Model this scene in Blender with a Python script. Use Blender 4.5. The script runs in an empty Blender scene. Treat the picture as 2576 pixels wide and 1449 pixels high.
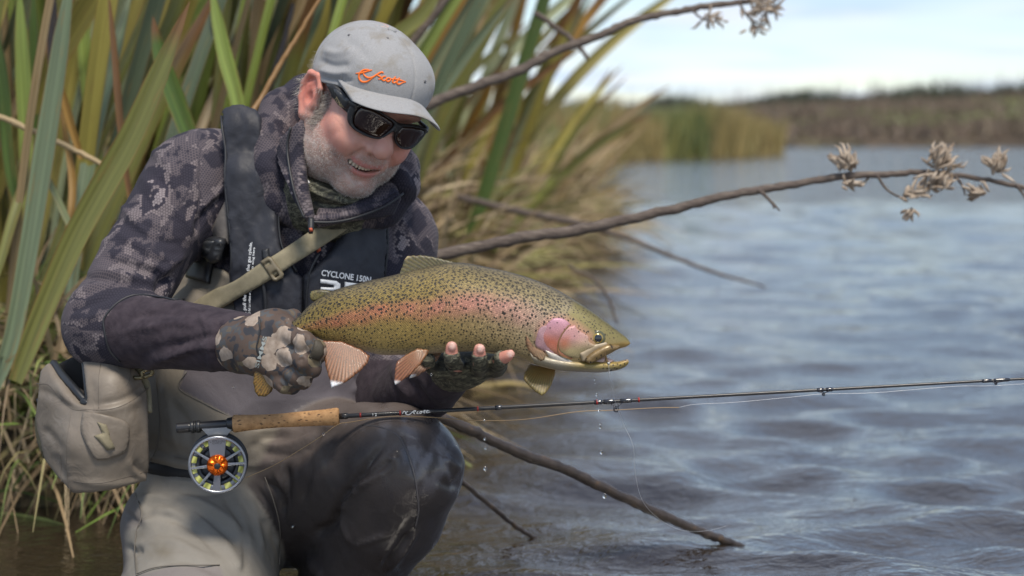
import bpy, bmesh, math, random
import numpy as np
from mathutils import Vector, Matrix
from mathutils.geometry import delaunay_2d_cdt

# ------------------------------------------------------------------ camera, sky, sun, exposure
scn = bpy.context.scene
K = 4890.5          # focal length in units of a 2576 px wide picture
HZ = 347.0          # horizon row of that picture
CAMZ = 0.74
cd = bpy.data.cameras.new('camera'); cam = bpy.data.objects.new('camera', cd)
scn.collection.objects.link(cam); scn.camera = cam
cam.location = (0, 0, CAMZ); cam.rotation_euler = (math.pi/2, 0, 0)
cd.sensor_width = 36.0; cd.lens = 36.0*K/2576.0
cd.shift_y = -(724.5-HZ)/2576.0
cd.clip_start = 0.05; cd.clip_end = 3000
cd.dof.use_dof = True; cd.dof.focus_distance = 2.78; cd.dof.aperture_fstop = 3.9

SUN_EL, SUN_AZ = math.radians(58), math.radians(165)   # azimuth measured from +Y clockwise
w = bpy.data.worlds.new('World'); scn.world = w; w.use_nodes = True
nt = w.node_tree; N = nt.nodes; L = nt.links
bg = N['Background']
sky = N.new('ShaderNodeTexSky'); sky.sky_type = 'NISHITA'; sky.sun_disc = False
sky.sun_elevation = SUN_EL; sky.sun_rotation = SUN_AZ; sky.air_density = 1.0; sky.dust_density = 0.0; sky.ozone_density = 3.0
tc = N.new('ShaderNodeTexCoord')
mp = N.new('ShaderNodeMapping'); mp.inputs['Scale'].default_value = (1.0, 0.9, 0.0)
nz = N.new('ShaderNodeTexNoise'); nz.inputs['Scale'].default_value = 0.75; nz.inputs['Detail'].default_value = 5; nz.inputs['Roughness'].default_value = 0.5
rp = N.new('ShaderNodeValToRGB'); rp.color_ramp.elements[0].position = 0.42; rp.color_ramp.elements[1].position = 0.66
rp.color_ramp.elements[0].color = (0.20, 0.20, 0.20, 1); rp.color_ramp.elements[1].color = (0.93, 0.93, 0.93, 1)
nz2 = N.new('ShaderNodeTexNoise'); nz2.inputs['Scale'].default_value = 1.1; nz2.inputs['Detail'].default_value = 4
cr = N.new('ShaderNodeValToRGB'); cr.color_ramp.elements[0].position = 0.36; cr.color_ramp.elements[1].position = 0.58
cr.color_ramp.elements[0].color = (4.6, 5.9, 8.2, 1); cr.color_ramp.elements[1].color = (6.7, 7.1, 7.9, 1)
mx = N.new('ShaderNodeMix'); mx.data_type = 'RGBA'
sp = N.new('ShaderNodeSeparateXYZ'); L.new(tc.outputs['Generated'], sp.inputs[0])
za = N.new('ShaderNodeMath'); za.operation = 'ADD'; L.new(sp.outputs[2], za.inputs[0]); za.inputs[1].default_value = 0.055; zm = N.new('ShaderNodeMath'); zm.operation = 'MAXIMUM'; L.new(za.outputs[0], zm.inputs[0]); zm.inputs[1].default_value = 0.03
zi = N.new('ShaderNodeMath'); zi.operation = 'DIVIDE'; zi.inputs[0].default_value = 1.0; L.new(zm.outputs[0], zi.inputs[1])
pv = N.new('ShaderNodeVectorMath'); pv.operation = 'SCALE'; L.new(tc.outputs['Generated'], pv.inputs[0]); L.new(zi.outputs[0], pv.inputs['Scale'])      # a flat cloud deck seen in perspective
L.new(pv.outputs[0], mp.inputs['Vector']); L.new(mp.outputs['Vector'], nz.inputs['Vector']); L.new(nz.outputs['Fac'], rp.inputs['Fac'])
L.new(mp.outputs['Vector'], nz2.inputs['Vector']); L.new(nz2.outputs['Fac'], cr.inputs['Fac'])
L.new(rp.outputs['Color'], mx.inputs['Factor']); L.new(sky.outputs['Color'], mx.inputs[6]); L.new(cr.outputs['Color'], mx.inputs[7])
L.new(mx.outputs[2], bg.inputs['Color']); bg.inputs['Strength'].default_value = 0.10

sd = bpy.data.lights.new('sun', 'SUN'); sd.energy = 3.0; sd.angle = math.radians(14); sd.color = (1.0, 0.91, 0.78)
sun = bpy.data.objects.new('sun', sd); scn.collection.objects.link(sun)
sdir = Vector((math.sin(SUN_AZ)*math.cos(SUN_EL), math.cos(SUN_AZ)*math.cos(SUN_EL), math.sin(SUN_EL)))
sun.rotation_euler = sdir.to_track_quat('Z', 'Y').to_euler(); sun.location = sdir*20

scn.view_settings.view_transform = 'Standard'; scn.view_settings.look = 'None'
scn.view_settings.exposure = 0.44; scn.view_settings.gamma = 1.0; scn.view_settings.use_curve_mapping = False
scn.cycles.use_denoising = True
scn.cycles.max_bounces = 6; scn.cycles.transparent_max_bounces = 8

# ------------------------------------------------------------------ helpers: projection, objects
random.seed(5); rng = np.random.default_rng(5)
COL = scn.collection
def P(x, y, Y):
    return np.array([(x-1288.0)/K*Y, Y, CAMZ-(y-HZ)/K*Y])
def PV(x, y, Y): return Vector(P(x, y, Y))
def PX(V):           # world points -> picture rows/columns (used while modelling only)
    V = np.asarray(V); return np.stack([1288+V[:, 0]/V[:, 1]*K, HZ+(CAMZ-V[:, 2])/V[:, 1]*K], 1)
def R_(px, Y): return px/K*Y        # a length in pixels at depth Y -> metres

def link(o, parent=None):
    COL.objects.link(o)
    if parent is not None: o.parent = parent
    return o
def tag(o, label=None, cat=None, group=None, kind=None):
    if label: o['label'] = label
    if cat: o['category'] = cat
    if group: o['group'] = group
    if kind: o['kind'] = kind
    return o
def empty(name, loc=(0, 0, 0)):
    o = bpy.data.objects.new(name, None); o.location = loc; o.empty_display_size = .05; COL.objects.link(o); return o
def mesh_obj(name, V, F, mat, parent=None, smooth=True, attrs=None, fix=False):
    me = bpy.data.meshes.new(name)
    V = np.asarray(V, dtype=np.float64)
    q = parent
    while q is not None:
        V = V-np.array(q.location); q = q.parent
    me.from_pydata([tuple(v) for v in V] if len(V) < 20000 else V.tolist(), [], F if isinstance(F, list) else F.tolist())
    if attrs:
        for an, (typ, data) in attrs.items():
            if typ == 'COL':
                a = me.attributes.new(an, 'FLOAT_COLOR', 'POINT'); d = np.ones((len(V), 4), np.float32); d[:, :data.shape[1]] = data; a.data.foreach_set('color', d.ravel())
            elif typ == 'VEC':
                a = me.attributes.new(an, 'FLOAT_VECTOR', 'POINT'); a.data.foreach_set('vector', np.asarray(data, np.float32).ravel())
            else:
                a = me.attributes.new(an, 'FLOAT', 'POINT'); a.data.foreach_set('value', np.asarray(data, np.float32).ravel())
    if fix:
        bm = bmesh.new(); bm.from_mesh(me); bmesh.ops.recalc_face_normals(bm, faces=bm.faces); bm.to_mesh(me); bm.free()
    if smooth: me.polygons.foreach_set('use_smooth', np.ones(len(me.polygons), bool))
    if mat: me.materials.append(mat)
    me.update()
    o = bpy.data.objects.new(name, me)
    return link(o, parent)

# ------------------------------------------------------------------ helpers: signed distance modelling
def smin(a, b, k):
    if k <= 0: return np.minimum(a, b)
    h = np.clip(.5+.5*(b-a)/k, 0, 1); return b+(a-b)*h-k*h*(1-h)
def smax(a, b, k): return -smin(-a, -b, k)
def cone(a, b, ra, rb):
    a = np.asarray(a, float); b = np.asarray(b, float); ba = b-a; q = max(ba@ba, 1e-12)
    def f(p):
        pa = p-a; t = np.clip((pa@ba)/q, 0, 1)
        return np.sqrt(((pa-t[:, None]*ba)**2).sum(1))-(ra+(rb-ra)*t)
    return f
def ball(c, r, M=None):
    c = np.asarray(c, float); r = np.asarray(r, float)*np.ones(3)
    def f(p):
        q = p-c
        if M is not None: q = q@M
        k0 = np.sqrt(((q/r)**2).sum(1)); k1 = np.sqrt(((q/r**2)**2).sum(1))
        return k0*(k0-1)/np.maximum(k1, 1e-9)
    return f
def rbox(c, h, r, M=None):
    c = np.asarray(c, float); h = np.asarray(h, float)
    def f(p):
        q = p-c
        if M is not None: q = q@M
        d = np.abs(q)-h+r
        return np.sqrt((np.maximum(d, 0)**2).sum(1))+np.minimum(d.max(1), 0)-r
    return f
def chain(pts, rs, k=0):
    fs = [cone(pts[i], pts[i+1], rs[i], rs[i+1]) for i in range(len(pts)-1)]
    def f(p):
        d = fs[0](p)
        for g in fs[1:]: d = smin(d, g(p), k)
        return d
    return f
class Solid:
    def __init__(s): s.ops = []
    def add(s, f, k=0.01): s.ops.append((f, k, 1)); return s
    def cut(s, f, k=0.005): s.ops.append((f, k, -1)); return s
    def __call__(s, p):
        d = None
        for f, k, m in s.ops:
            e = f(p)
            if d is None: d = e
            elif m == 1: d = smin(d, e, k)
            else: d = smax(d, -e, k)
        return d
    def values(s, c): return np.stack([f(c) for f, k, m in s.ops], 1)
    def prune(s, v, hd):            # keep only what can matter within hd of a point where the ops have values v
        m0 = min(a for a, (f, k, m) in zip(v, s.ops) if m == 1); r = Solid()
        for a, (f, k, m) in zip(v, s.ops):
            if (m == 1 and a*.8 < m0+2.0*hd+k) or (m == -1 and a*.8 < 3*hd+k): r.ops.append((f, k, m))
        if not r.ops or r.ops[0][2] == -1: return s
        return r
    def framed(s, C, Rm, sc=1.0):
        r = Solid(); r.ops = [(in_frame(f, C, Rm, sc), k*sc, m) for f, k, m in s.ops]; return r
    def join(s, o, k):
        for i, (f, kk, m) in enumerate(o.ops): s.ops.append((f, k if i == 0 else kk, m))
        return s
def in_frame(f, C, Rm, s=1.0):      # evaluate a solid given in a local frame
    return lambda p: f(((p-C)@Rm)/s)*s

def nets(f, lo, hi, h):             # sparse naive surface nets -> vertices, quads
    lo = np.asarray(lo, float); hi = np.asarray(hi, float); B = 16
    nb = np.ceil((hi-lo)/(h*B)).astype(int)
    g = np.stack(np.meshgrid(*[np.arange(n) for n in nb], indexing='ij'), -1).reshape(-1, 3)
    ctr = lo+(g+.5)*h*B
    keep = np.abs(f(ctr)) < h*B*1.05+.006
    g = g[keep]
    st = nb*B+4
    loc = np.stack(np.meshgrid(*[np.arange(B+1)]*3, indexing='ij'), -1).reshape(-1, 3)
    gid = lambda c: (c[:, 0]*st[1]+c[:, 1])*st[2]+c[:, 2]
    ids = []; vs = []; edges = []
    vals = f.values(lo+(g+.5)*h*B) if hasattr(f, 'prune') else None
    CH = 1 if hasattr(f, 'prune') else 40
    offs = np.array([[a, b, c] for a in (0, 1) for b in (0, 1) for c in (0, 1)])
    E = [(0, 4), (1, 5), (2, 6), (3, 7), (0, 2), (1, 3), (4, 6), (5, 7), (0, 1), (2, 3), (4, 5), (6, 7)]
    for c0 in range(0, len(g), CH):
        gg = g[c0:c0+CH]
        ff = f.prune(vals[c0], h*B*.87) if CH == 1 else f
        cor = gg[:, None, :]*B+loc[None]
        d = ff((lo+cor.reshape(-1, 3)*h)).reshape(len(gg), B+1, B+1, B+1)
        cs = np.stack([d[:, o[0]:B+o[0], o[1]:B+o[1], o[2]:B+o[2]] for o in offs], -1)
        sg = cs < 0; n = sg.sum(-1); act = (n > 0) & (n < 8)
        bi, i, j, k = np.nonzero(act)
        if len(bi) == 0: continue
        dv = cs[bi, i, j, k]; cell = gg[bi]*B+np.stack([i, j, k], 1)
        acc = np.zeros((len(bi), 3)); cnt = np.zeros(len(bi))
        for a, b in E:
            cr_ = (dv[:, a] < 0) != (dv[:, b] < 0)
            t = np.where(cr_, dv[:, a]/np.where(cr_, dv[:, a]-dv[:, b], 1), 0)
            q = offs[a]+t[:, None]*(offs[b]-offs[a]); acc += q*cr_[:, None]; cnt += cr_
        vv = lo+(cell+acc/cnt[:, None])*h
        ids.append(gid(cell)); vs.append(vv-grad(ff, vv, h*.5)*np.clip(ff(vv), -h*.8, h*.8)[:, None])
        for ax, o in ((0, 4), (1, 2), (2, 1)):
            cr_ = (dv[:, 0] < 0) != (dv[:, o] < 0)
            edges.append((ax, cell[cr_], dv[cr_, 0] < 0))
    ids = np.concatenate(ids); vs = np.concatenate(vs)
    o = np.argsort(ids); ids = ids[o]; vs = vs[o]
    F = []
    for ax, c, neg in edges:
        a1, a2 = [(1, 2), (2, 0), (0, 1)][ax]
        e1 = np.zeros(3, int); e1[a1] = 1; e2 = np.zeros(3, int); e2[a2] = 1
        q = np.stack([gid(c-e1-e2), gid(c-e2), gid(c), gid(c-e1)], 1)
        ix = np.searchsorted(ids, q).clip(0, len(ids)-1)
        ok = (ids[ix] == q).all(1)
        ix = ix[ok]; ng = neg[ok]
        ix[~ng] = ix[~ng][:, ::-1]
        F.append(ix)
    F = np.concatenate(F)
    return vs, F
def vnormals(V, F):
    n = np.cross(V[F[:, 2]]-V[F[:, 0]], V[F[:, 3]]-V[F[:, 1]]) if F.shape[1] == 4 else np.cross(V[F[:, 1]]-V[F[:, 0]], V[F[:, 2]]-V[F[:, 0]])
    out = np.zeros_like(V)
    for i in range(F.shape[1]): np.add.at(out, F[:, i], n)
    return out/np.maximum(np.linalg.norm(out, axis=1), 1e-12)[:, None]
def relax(V, F, it=2, lam=.5):
    for _ in range(it):
        s = np.zeros_like(V); c = np.zeros(len(V))
        for i in range(4):
            np.add.at(s, F[:, i], V[F[:, (i+1) % 4]]); np.add.at(c, F[:, i], 1)
        V = V+lam*(s/np.maximum(c, 1)[:, None]-V)
    return V
def segdist(pts, poly):            # distance of 2-D points to a polyline, plus the parameter along it
    best = np.full(len(pts), 1e9); bt = np.zeros(len(pts)); n = len(poly)-1
    for i in range(n):
        a = np.array(poly[i], float); b = np.array(poly[i+1], float); ba = b-a
        t = np.clip(((pts-a)@ba)/max(ba@ba, 1e-9), 0, 1)
        d = np.hypot(*(pts-a-t[:, None]*ba).T)
        m = d < best; best[m] = d[m]; bt[m] = (i+t[m])/n
    return best, bt
def folds(V, Nn, strokes):         # press cloth folds (centre line, half width px, height mm) into a surface
    q = PX(V); face = np.clip((-(Nn[:, 1])+.15)/.4, 0, 1); out = np.zeros(len(V))
    for poly, wd, amp in strokes:
        pl = np.array(poly, float); lo = pl.min(0)-3*wd; hi = pl.max(0)+3*wd
        m = ((q > lo) & (q < hi)).all(1)
        if not m.any(): continue
        d, t = segdist(q[m], smooth2(poly))
        out[m] += amp*.001*np.exp(-(d/wd)**2)*np.clip(np.minimum(t, 1-t)*5+.15, 0, 1)
    return V+Nn*(out*face)[:, None]
def smooth2(poly, n=6):            # Catmull-Rom resample of a polyline of any dimension
    p = np.array(poly, float)
    if len(p) < 3: return p
    e = np.vstack([2*p[0]-p[1], p, 2*p[-1]-p[-2]]); out = []
    for i in range(1, len(e)-2):
        for t in np.linspace(0, 1, n, endpoint=False):
            a, b, c, d = e[i-1], e[i], e[i+1], e[i+2]
            out.append(.5*((2*b)+(-a+c)*t+(2*a-5*b+4*c-d)*t*t+(-a+3*b-3*c+d)*t**3))
    out.append(p[-1]); return np.array(out)
def inpoly(pts, poly):
    poly = np.array(poly, float); x, y = pts[:, 0], pts[:, 1]; r = np.zeros(len(pts), bool); j = len(poly)-1
    for i in range(len(poly)):
        xi, yi = poly[i]; xj, yj = poly[j]
        c = ((yi > y) != (yj > y)) & (x < (xj-xi)*(y-yi)/((yj-yi) if yj != yi else 1e-9)+xi); r ^= c; j = i
    return r
def softpoly(pts, poly, wd):
    pl = np.vstack([poly, poly[:1]]); d, _ = segdist(pts, pl); s = np.where(inpoly(pts, poly), d, -d)
    return np.clip(.5+s/wd/2, 0, 1)
def snoise(p, sc, seed=0, octs=3):  # smooth numpy noise, roughly -1..1
    r = np.random.default_rng(seed); out = 0; a = 1; tot = 0
    for o in range(octs):
        for _ in range(4):
            k = r.normal(size=p.shape[1]); k /= np.linalg.norm(k); k *= sc*(2**o)*r.uniform(.7, 1.4)
            out = out+a*np.sin(p@k+r.uniform(0, 6.3)+1.3*np.sin(p@(k[::-1]*.7)+r.uniform(0, 6.3)))
        tot += a*2; a *= .5
    return out/tot
def march(f, px, Y0=2.2, Y1=3.6, step=.75, n=70):   # where the line of sight meets a solid
    d = np.stack([(px[:, 0]-1288)/K, np.ones(len(px)), -(px[:, 1]-HZ)/K], 1); Ln = np.linalg.norm(d, axis=1)
    t = np.full(len(px), Y0); O = np.array([0, 0, CAMZ])
    for _ in range(n):
        s = f(O+d*t[:, None]); t = np.minimum(t+s*step/Ln, Y1)
    return O+d*t[:, None]
def grad(f, p, e=.002):
    g = np.stack([f(p+np.eye(3)[i]*e)-f(p-np.eye(3)[i]*e) for i in range(3)], 1)
    return g/np.maximum(np.linalg.norm(g, axis=1), 1e-9)[:, None]
def loop_pts(poly, step):
    poly = np.array(poly, float); b = []
    for i in range(len(poly)):
        a, c = poly[i], poly[(i+1) % len(poly)]; n = max(1, int(np.hypot(*(c-a))/step))
        for t in range(n): b.append(a+(c-a)*t/n)
    return np.array(b)
def fill2d(poly, step, holes=()):  # polygon (with holes) -> points and triangles with inner points
    poly = np.array(poly, float); b = loop_pts(poly, step); lo = b.min(0); hi = b.max(0)
    gx, gy = np.meshgrid(np.arange(lo[0], hi[0], step), np.arange(lo[1], hi[1], step*.87)); gx[1::2] += step/2
    g = np.stack([gx.ravel(), gy.ravel()], 1); g = g[inpoly(g, poly)]
    if len(g):
        d, _ = segdist(g, np.vstack([poly, poly[:1]])); g = g[d > step*.5]
    nb = len(b); edges = [(i, (i+1) % nb) for i in range(nb)]; pts = b
    for h in holes:
        q = loop_pts(h, step); n0 = len(pts); pts = np.vstack([pts, q]); edges += [(n0+i, n0+(i+1) % len(q)) for i in range(len(q))]
        if len(g):
            d, _ = segdist(g, np.vstack([h, h[:1]])); g = g[(d > step*.5) & ~inpoly(g, h)]
    pts = np.vstack([pts, g]) if len(g) else pts
    r = delaunay_2d_cdt([Vector(p) for p in pts], edges, [], 1, 1e-5)
    if len(holes):
        vv = np.array([tuple(v) for v in r[0]]); ff = [t for t in r[2] if not any(inpoly(vv[list(t)].mean(0)[None], h)[0] for h in holes)]
        return vv, [tuple(t) for t in ff], None
    V = np.array([tuple(v) for v in r[0]]); F = [tuple(t) for t in r[2]]
    return V, F, np.array([o[0] if o else -1 for o in r[3]])
def on(f, Y0=2.2):                 # mapper: picture px -> point and outward normal on a solid
    def m(q):
        A = march(f, q, Y0); return A, grad(f, A, .004)
    return m
from mathutils.bvhtree import BVHTree
def onmesh(V, F):                  # mapper: picture px -> first hit on a mesh
    T = BVHTree.FromPolygons([tuple(v) for v in V], [tuple(f) for f in F])
    def m(q):
        A = []; Nn = []; O = Vector((0, 0, CAMZ)); last = None
        for x, y in q:
            d = Vector(((x-1288)/K, 1, -(y-HZ)/K)).normalized(); h = T.ray_cast(O, d)
            if h[0] is None:
                h = T.find_nearest(O+d*(last if last else 2.7)); nv = Vector(h[1])
            else: last = (h[0]-O).length; nv = Vector(h[1])
            if nv.dot(d) > 0: nv = -nv
            A.append(h[0]); Nn.append(nv)
        return np.array(A, float), np.array(Nn, float)
    return m
def sheet(ctrl):                   # mapper: smooth depth sheet through (x, y, Y) control points
    c = np.array(ctrl, float); n = len(c); mu = c[:, :2].mean(0); sc = np.abs(c[:, :2]-mu).max()+1e-9; u = (c[:, :2]-mu)/sc
    ker = lambda d2: np.where(d2 > 1e-12, d2*np.log(d2+1e-12), 0)
    Km = ker(((u[:, None]-u[None])**2).sum(2))+np.eye(n)*.02; A = np.c_[np.ones(n), u]; M = np.block([[Km, A], [A.T, np.zeros((3, 3))]])+np.eye(n+3)*1e-9
    wt = np.linalg.lstsq(M, np.r_[c[:, 2], 0, 0, 0], rcond=None)[0]
    def dep(q):
        v = (q-mu)/sc; return ker(((v[:, None]-u[None])**2).sum(2))@wt[:n]+np.c_[np.ones(len(q)), v]@wt[n:]
    def pt(q):
        Y = dep(q); return np.stack([(q[:, 0]-1288)/K*Y, Y, CAMZ-(q[:, 1]-HZ)/K*Y], 1)
    def m(q):
        A_ = pt(q); ux = pt(q+[3, 0])-A_; uy = pt(q+[0, 3])-A_; n = np.cross(ux, uy); n /= np.linalg.norm(n, axis=1)[:, None]
        n[n[:, 1] > 0] *= -1; return A_, n
    return m
def shell(name, poly, f, off, thick, mat, parent, step=9, puff=0.0, rnd=14, dispf=None, attrf=None, Y0=2.2, smoothpoly=False, holes=(), backoff=-.004):
    """A cloth or rubber piece lying on a solid or sheet: outline in picture px, laid on the surface, given thickness."""
    if smoothpoly: poly = smooth2(list(poly)+[poly[0]], 5)[:-1]
    poly = np.array(poly, float)
    V2, F, _ = fill2d(poly, step, holes)
    A, g = (f if getattr(f, '__name__', '') == 'm' else on(f, Y0))(V2)
    ed, _ = segdist(V2, np.vstack([poly, poly[:1]]))
    for h in holes: ed = np.minimum(ed, segdist(V2, np.vstack([h, h[:1]]))[0])
    e = np.clip(ed/rnd, 0, 1); prof = np.sqrt(np.maximum(1-(1-e)**2, 0))
    hgt = off+thick*(.35+.65*prof)+puff*prof
    if dispf is not None: hgt = hgt+dispf(V2)
    T = A+g*hgt[:, None]; n = len(V2); cnt = {}
    for t in F:
        for i in range(len(t)): cnt[(t[i], t[(i+1) % len(t)])] = 1
    bd = [e_ for e_ in cnt if (e_[1], e_[0]) not in cnt]
    VV = np.vstack([T, A+g*(off+backoff)])
    t0 = max(F, key=lambda t: abs(np.linalg.norm(np.cross(T[t[1]]-T[t[0]], T[t[2]]-T[t[0]])))); nn = np.cross(T[t0[1]]-T[t0[0]], T[t0[2]]-T[t0[0]])
    FF = [tuple(t) for t in F]+[(b, a, a+n, b+n) for a, b in bd]
    FF += [tuple(reversed([i+n for i in t])) for t in F]
    if nn@g[t0[0]] < 0: FF = [tuple(reversed(q)) for q in FF]
    at = attrf(np.vstack([V2, V2])) if attrf else None
    return mesh_obj(name, VV, FF, mat, parent, attrs=at)
def ribbon_poly(line, wd):
    p = smooth2(line, 8); d = np.gradient(p[:, :2], axis=0); nrm = np.stack([-d[:, 1], d[:, 0]], 1); nrm /= np.linalg.norm(nrm, axis=1)[:, None]
    ww = np.interp(np.linspace(0, 1, len(p)), np.linspace(0, 1, len(wd)), wd) if np.ndim(wd) else np.full(len(p), wd)
    return np.vstack([p[:, :2]+nrm*ww[:, None]/2, (p[:, :2]-nrm*ww[:, None]/2)[::-1]])
def tube_geo(pts, rs, seg=10, cap=True):
    pts = np.asarray(pts, float); n = len(pts); rs = np.ones(n)*rs
    T = np.gradient(pts, axis=0); T /= np.maximum(np.linalg.norm(T, axis=1), 1e-9)[:, None]
    u = np.cross(T[0], [0, .3, 1]); u = u if np.linalg.norm(u) > 1e-3 else np.cross(T[0], [1, 0, 0]); u /= np.linalg.norm(u)
    V = []; F = []
    for i in range(n):
        u = u-T[i]*(u@T[i]); u /= np.linalg.norm(u); v = np.cross(T[i], u)
        for s in range(seg):
            a = 2*math.pi*s/seg; V.append(pts[i]+rs[i]*(math.cos(a)*u+math.sin(a)*v))
    for i in range(n-1):
        for s in range(seg):
            F.append((i*seg+s, i*seg+(s+1) % seg, (i+1)*seg+(s+1) % seg, (i+1)*seg+s))
    if cap:
        F.append(tuple(range(seg))[::-1]); F.append(tuple((n-1)*seg+s for s in range(seg)))
    return V, F
def tube(name, pts, rs, mat, parent=None, seg=10, smooth=True):
    V, F = tube_geo(pts, rs, seg); return mesh_obj(name, V, F, mat, parent, smooth)
def lathe_geo(prof, C, axis, seg=32):   # prof: (distance along axis, radius)
    axis = np.asarray(axis, float)/np.linalg.norm(axis); u = np.cross(axis, [0, 0, 1] if abs(axis[2]) < .9 else [1, 0, 0]); u /= np.linalg.norm(u); v = np.cross(axis, u)
    V = []; F = []
    for t, r in prof:
        for s in range(seg):
            a = 2*math.pi*s/seg; V.append(np.asarray(C)+axis*t+r*(math.cos(a)*u+math.sin(a)*v))
    for i in range(len(prof)-1):
        for s in range(seg):
            F.append((i*seg+s, i*seg+(s+1) % seg, (i+1)*seg+(s+1) % seg, (i+1)*seg+s))
    F.append(tuple(range(seg))[::-1]); F.append(tuple((len(prof)-1)*seg+s for s in range(seg)))
    return V, F
def join_geo(parts):
    V = []; F = []
    for v, f in parts:
        o = len(V); V += [np.asarray(p) for p in v]; F += [tuple(i+o for i in q) for q in f]
    return V, F
def box_geo(C, h, M=None):
    M = np.eye(3) if M is None else np.asarray(M)
    V = [np.asarray(C)+M@(np.array([x, y, z])*h) for x in (-1, 1) for y in (-1, 1) for z in (-1, 1)]
    return V, [(0, 1, 3, 2), (4, 6, 7, 5), (0, 4, 5, 1), (2, 3, 7, 6), (0, 2, 6, 4), (1, 5, 7, 3)]
def bevel(o, wd, seg=2):
    m = o.modifiers.new('b', 'BEVEL'); m.width = wd; m.segments = seg; m.limit_method = 'ANGLE'; return o
def text_flat(s, size=1.0, font_space=1.0, bold=0.0):      # a flat outline of writing: points and faces
    c = bpy.data.curves.new('t', 'FONT'); c.body = s; c.size = size; c.space_character = font_space; c.resolution_u = 3; c.offset = bold; c.fill_mode = 'FRONT'
    o = bpy.data.objects.new('t', c); COL.objects.link(o)
    dg = bpy.context.evaluated_depsgraph_get(); me = o.evaluated_get(dg).to_mesh()
    V = np.array([v.co[:2] for v in me.vertices]); F = [tuple(p.vertices) for p in me.polygons]
    o.evaluated_get(dg).to_mesh_clear(); bpy.data.objects.remove(o); bpy.data.curves.remove(c)
    return V, F
def text_on(name, s, f, p0, p1, hgt, mat, parent, off=.002, space=1.0, Y0=2.2, bold=0.0):
    """Lettering laid on a solid or sheet: baseline from p0 to p1 (px), cap height hgt (px)."""
    V, F = text_flat(s, 1.0, space, bold)
    lo, hi = V.min(0), V.max(0); q = (V-[lo[0], 0])/[(hi[0]-lo[0]), .69]
    p0 = np.array(p0, float); p1 = np.array(p1, float); d = p1-p0; up = np.array([d[1], -d[0]])/np.linalg.norm(d)*hgt
    px = p0+q[:, :1]*d+q[:, 1:2]*up
    A, g = (f if getattr(f, '__name__', '') == 'm' else on(f, Y0))(px)
    return mesh_obj(name, A+g*off, F, mat, parent, smooth=False)
def strokes_on(name, lines, f, rad, mat, parent, off=.001, Y0=2.2, seg=6):   # thread or cord lines on a solid
    parts = []
    for ln in lines:
        q = smooth2([p[:2] for p in ln], 5); A, g = (f if getattr(f, '__name__', '') == 'm' else on(f, Y0))(q)
        r = rad if not len(ln[0]) > 2 else np.interp(np.linspace(0, 1, len(q)), np.linspace(0, 1, len(ln)), [p[2] for p in ln])*rad
        parts.append(tube_geo(A+g*off, r, seg))
    V, F = join_geo(parts); return mesh_obj(name, V, F, mat, parent)

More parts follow.
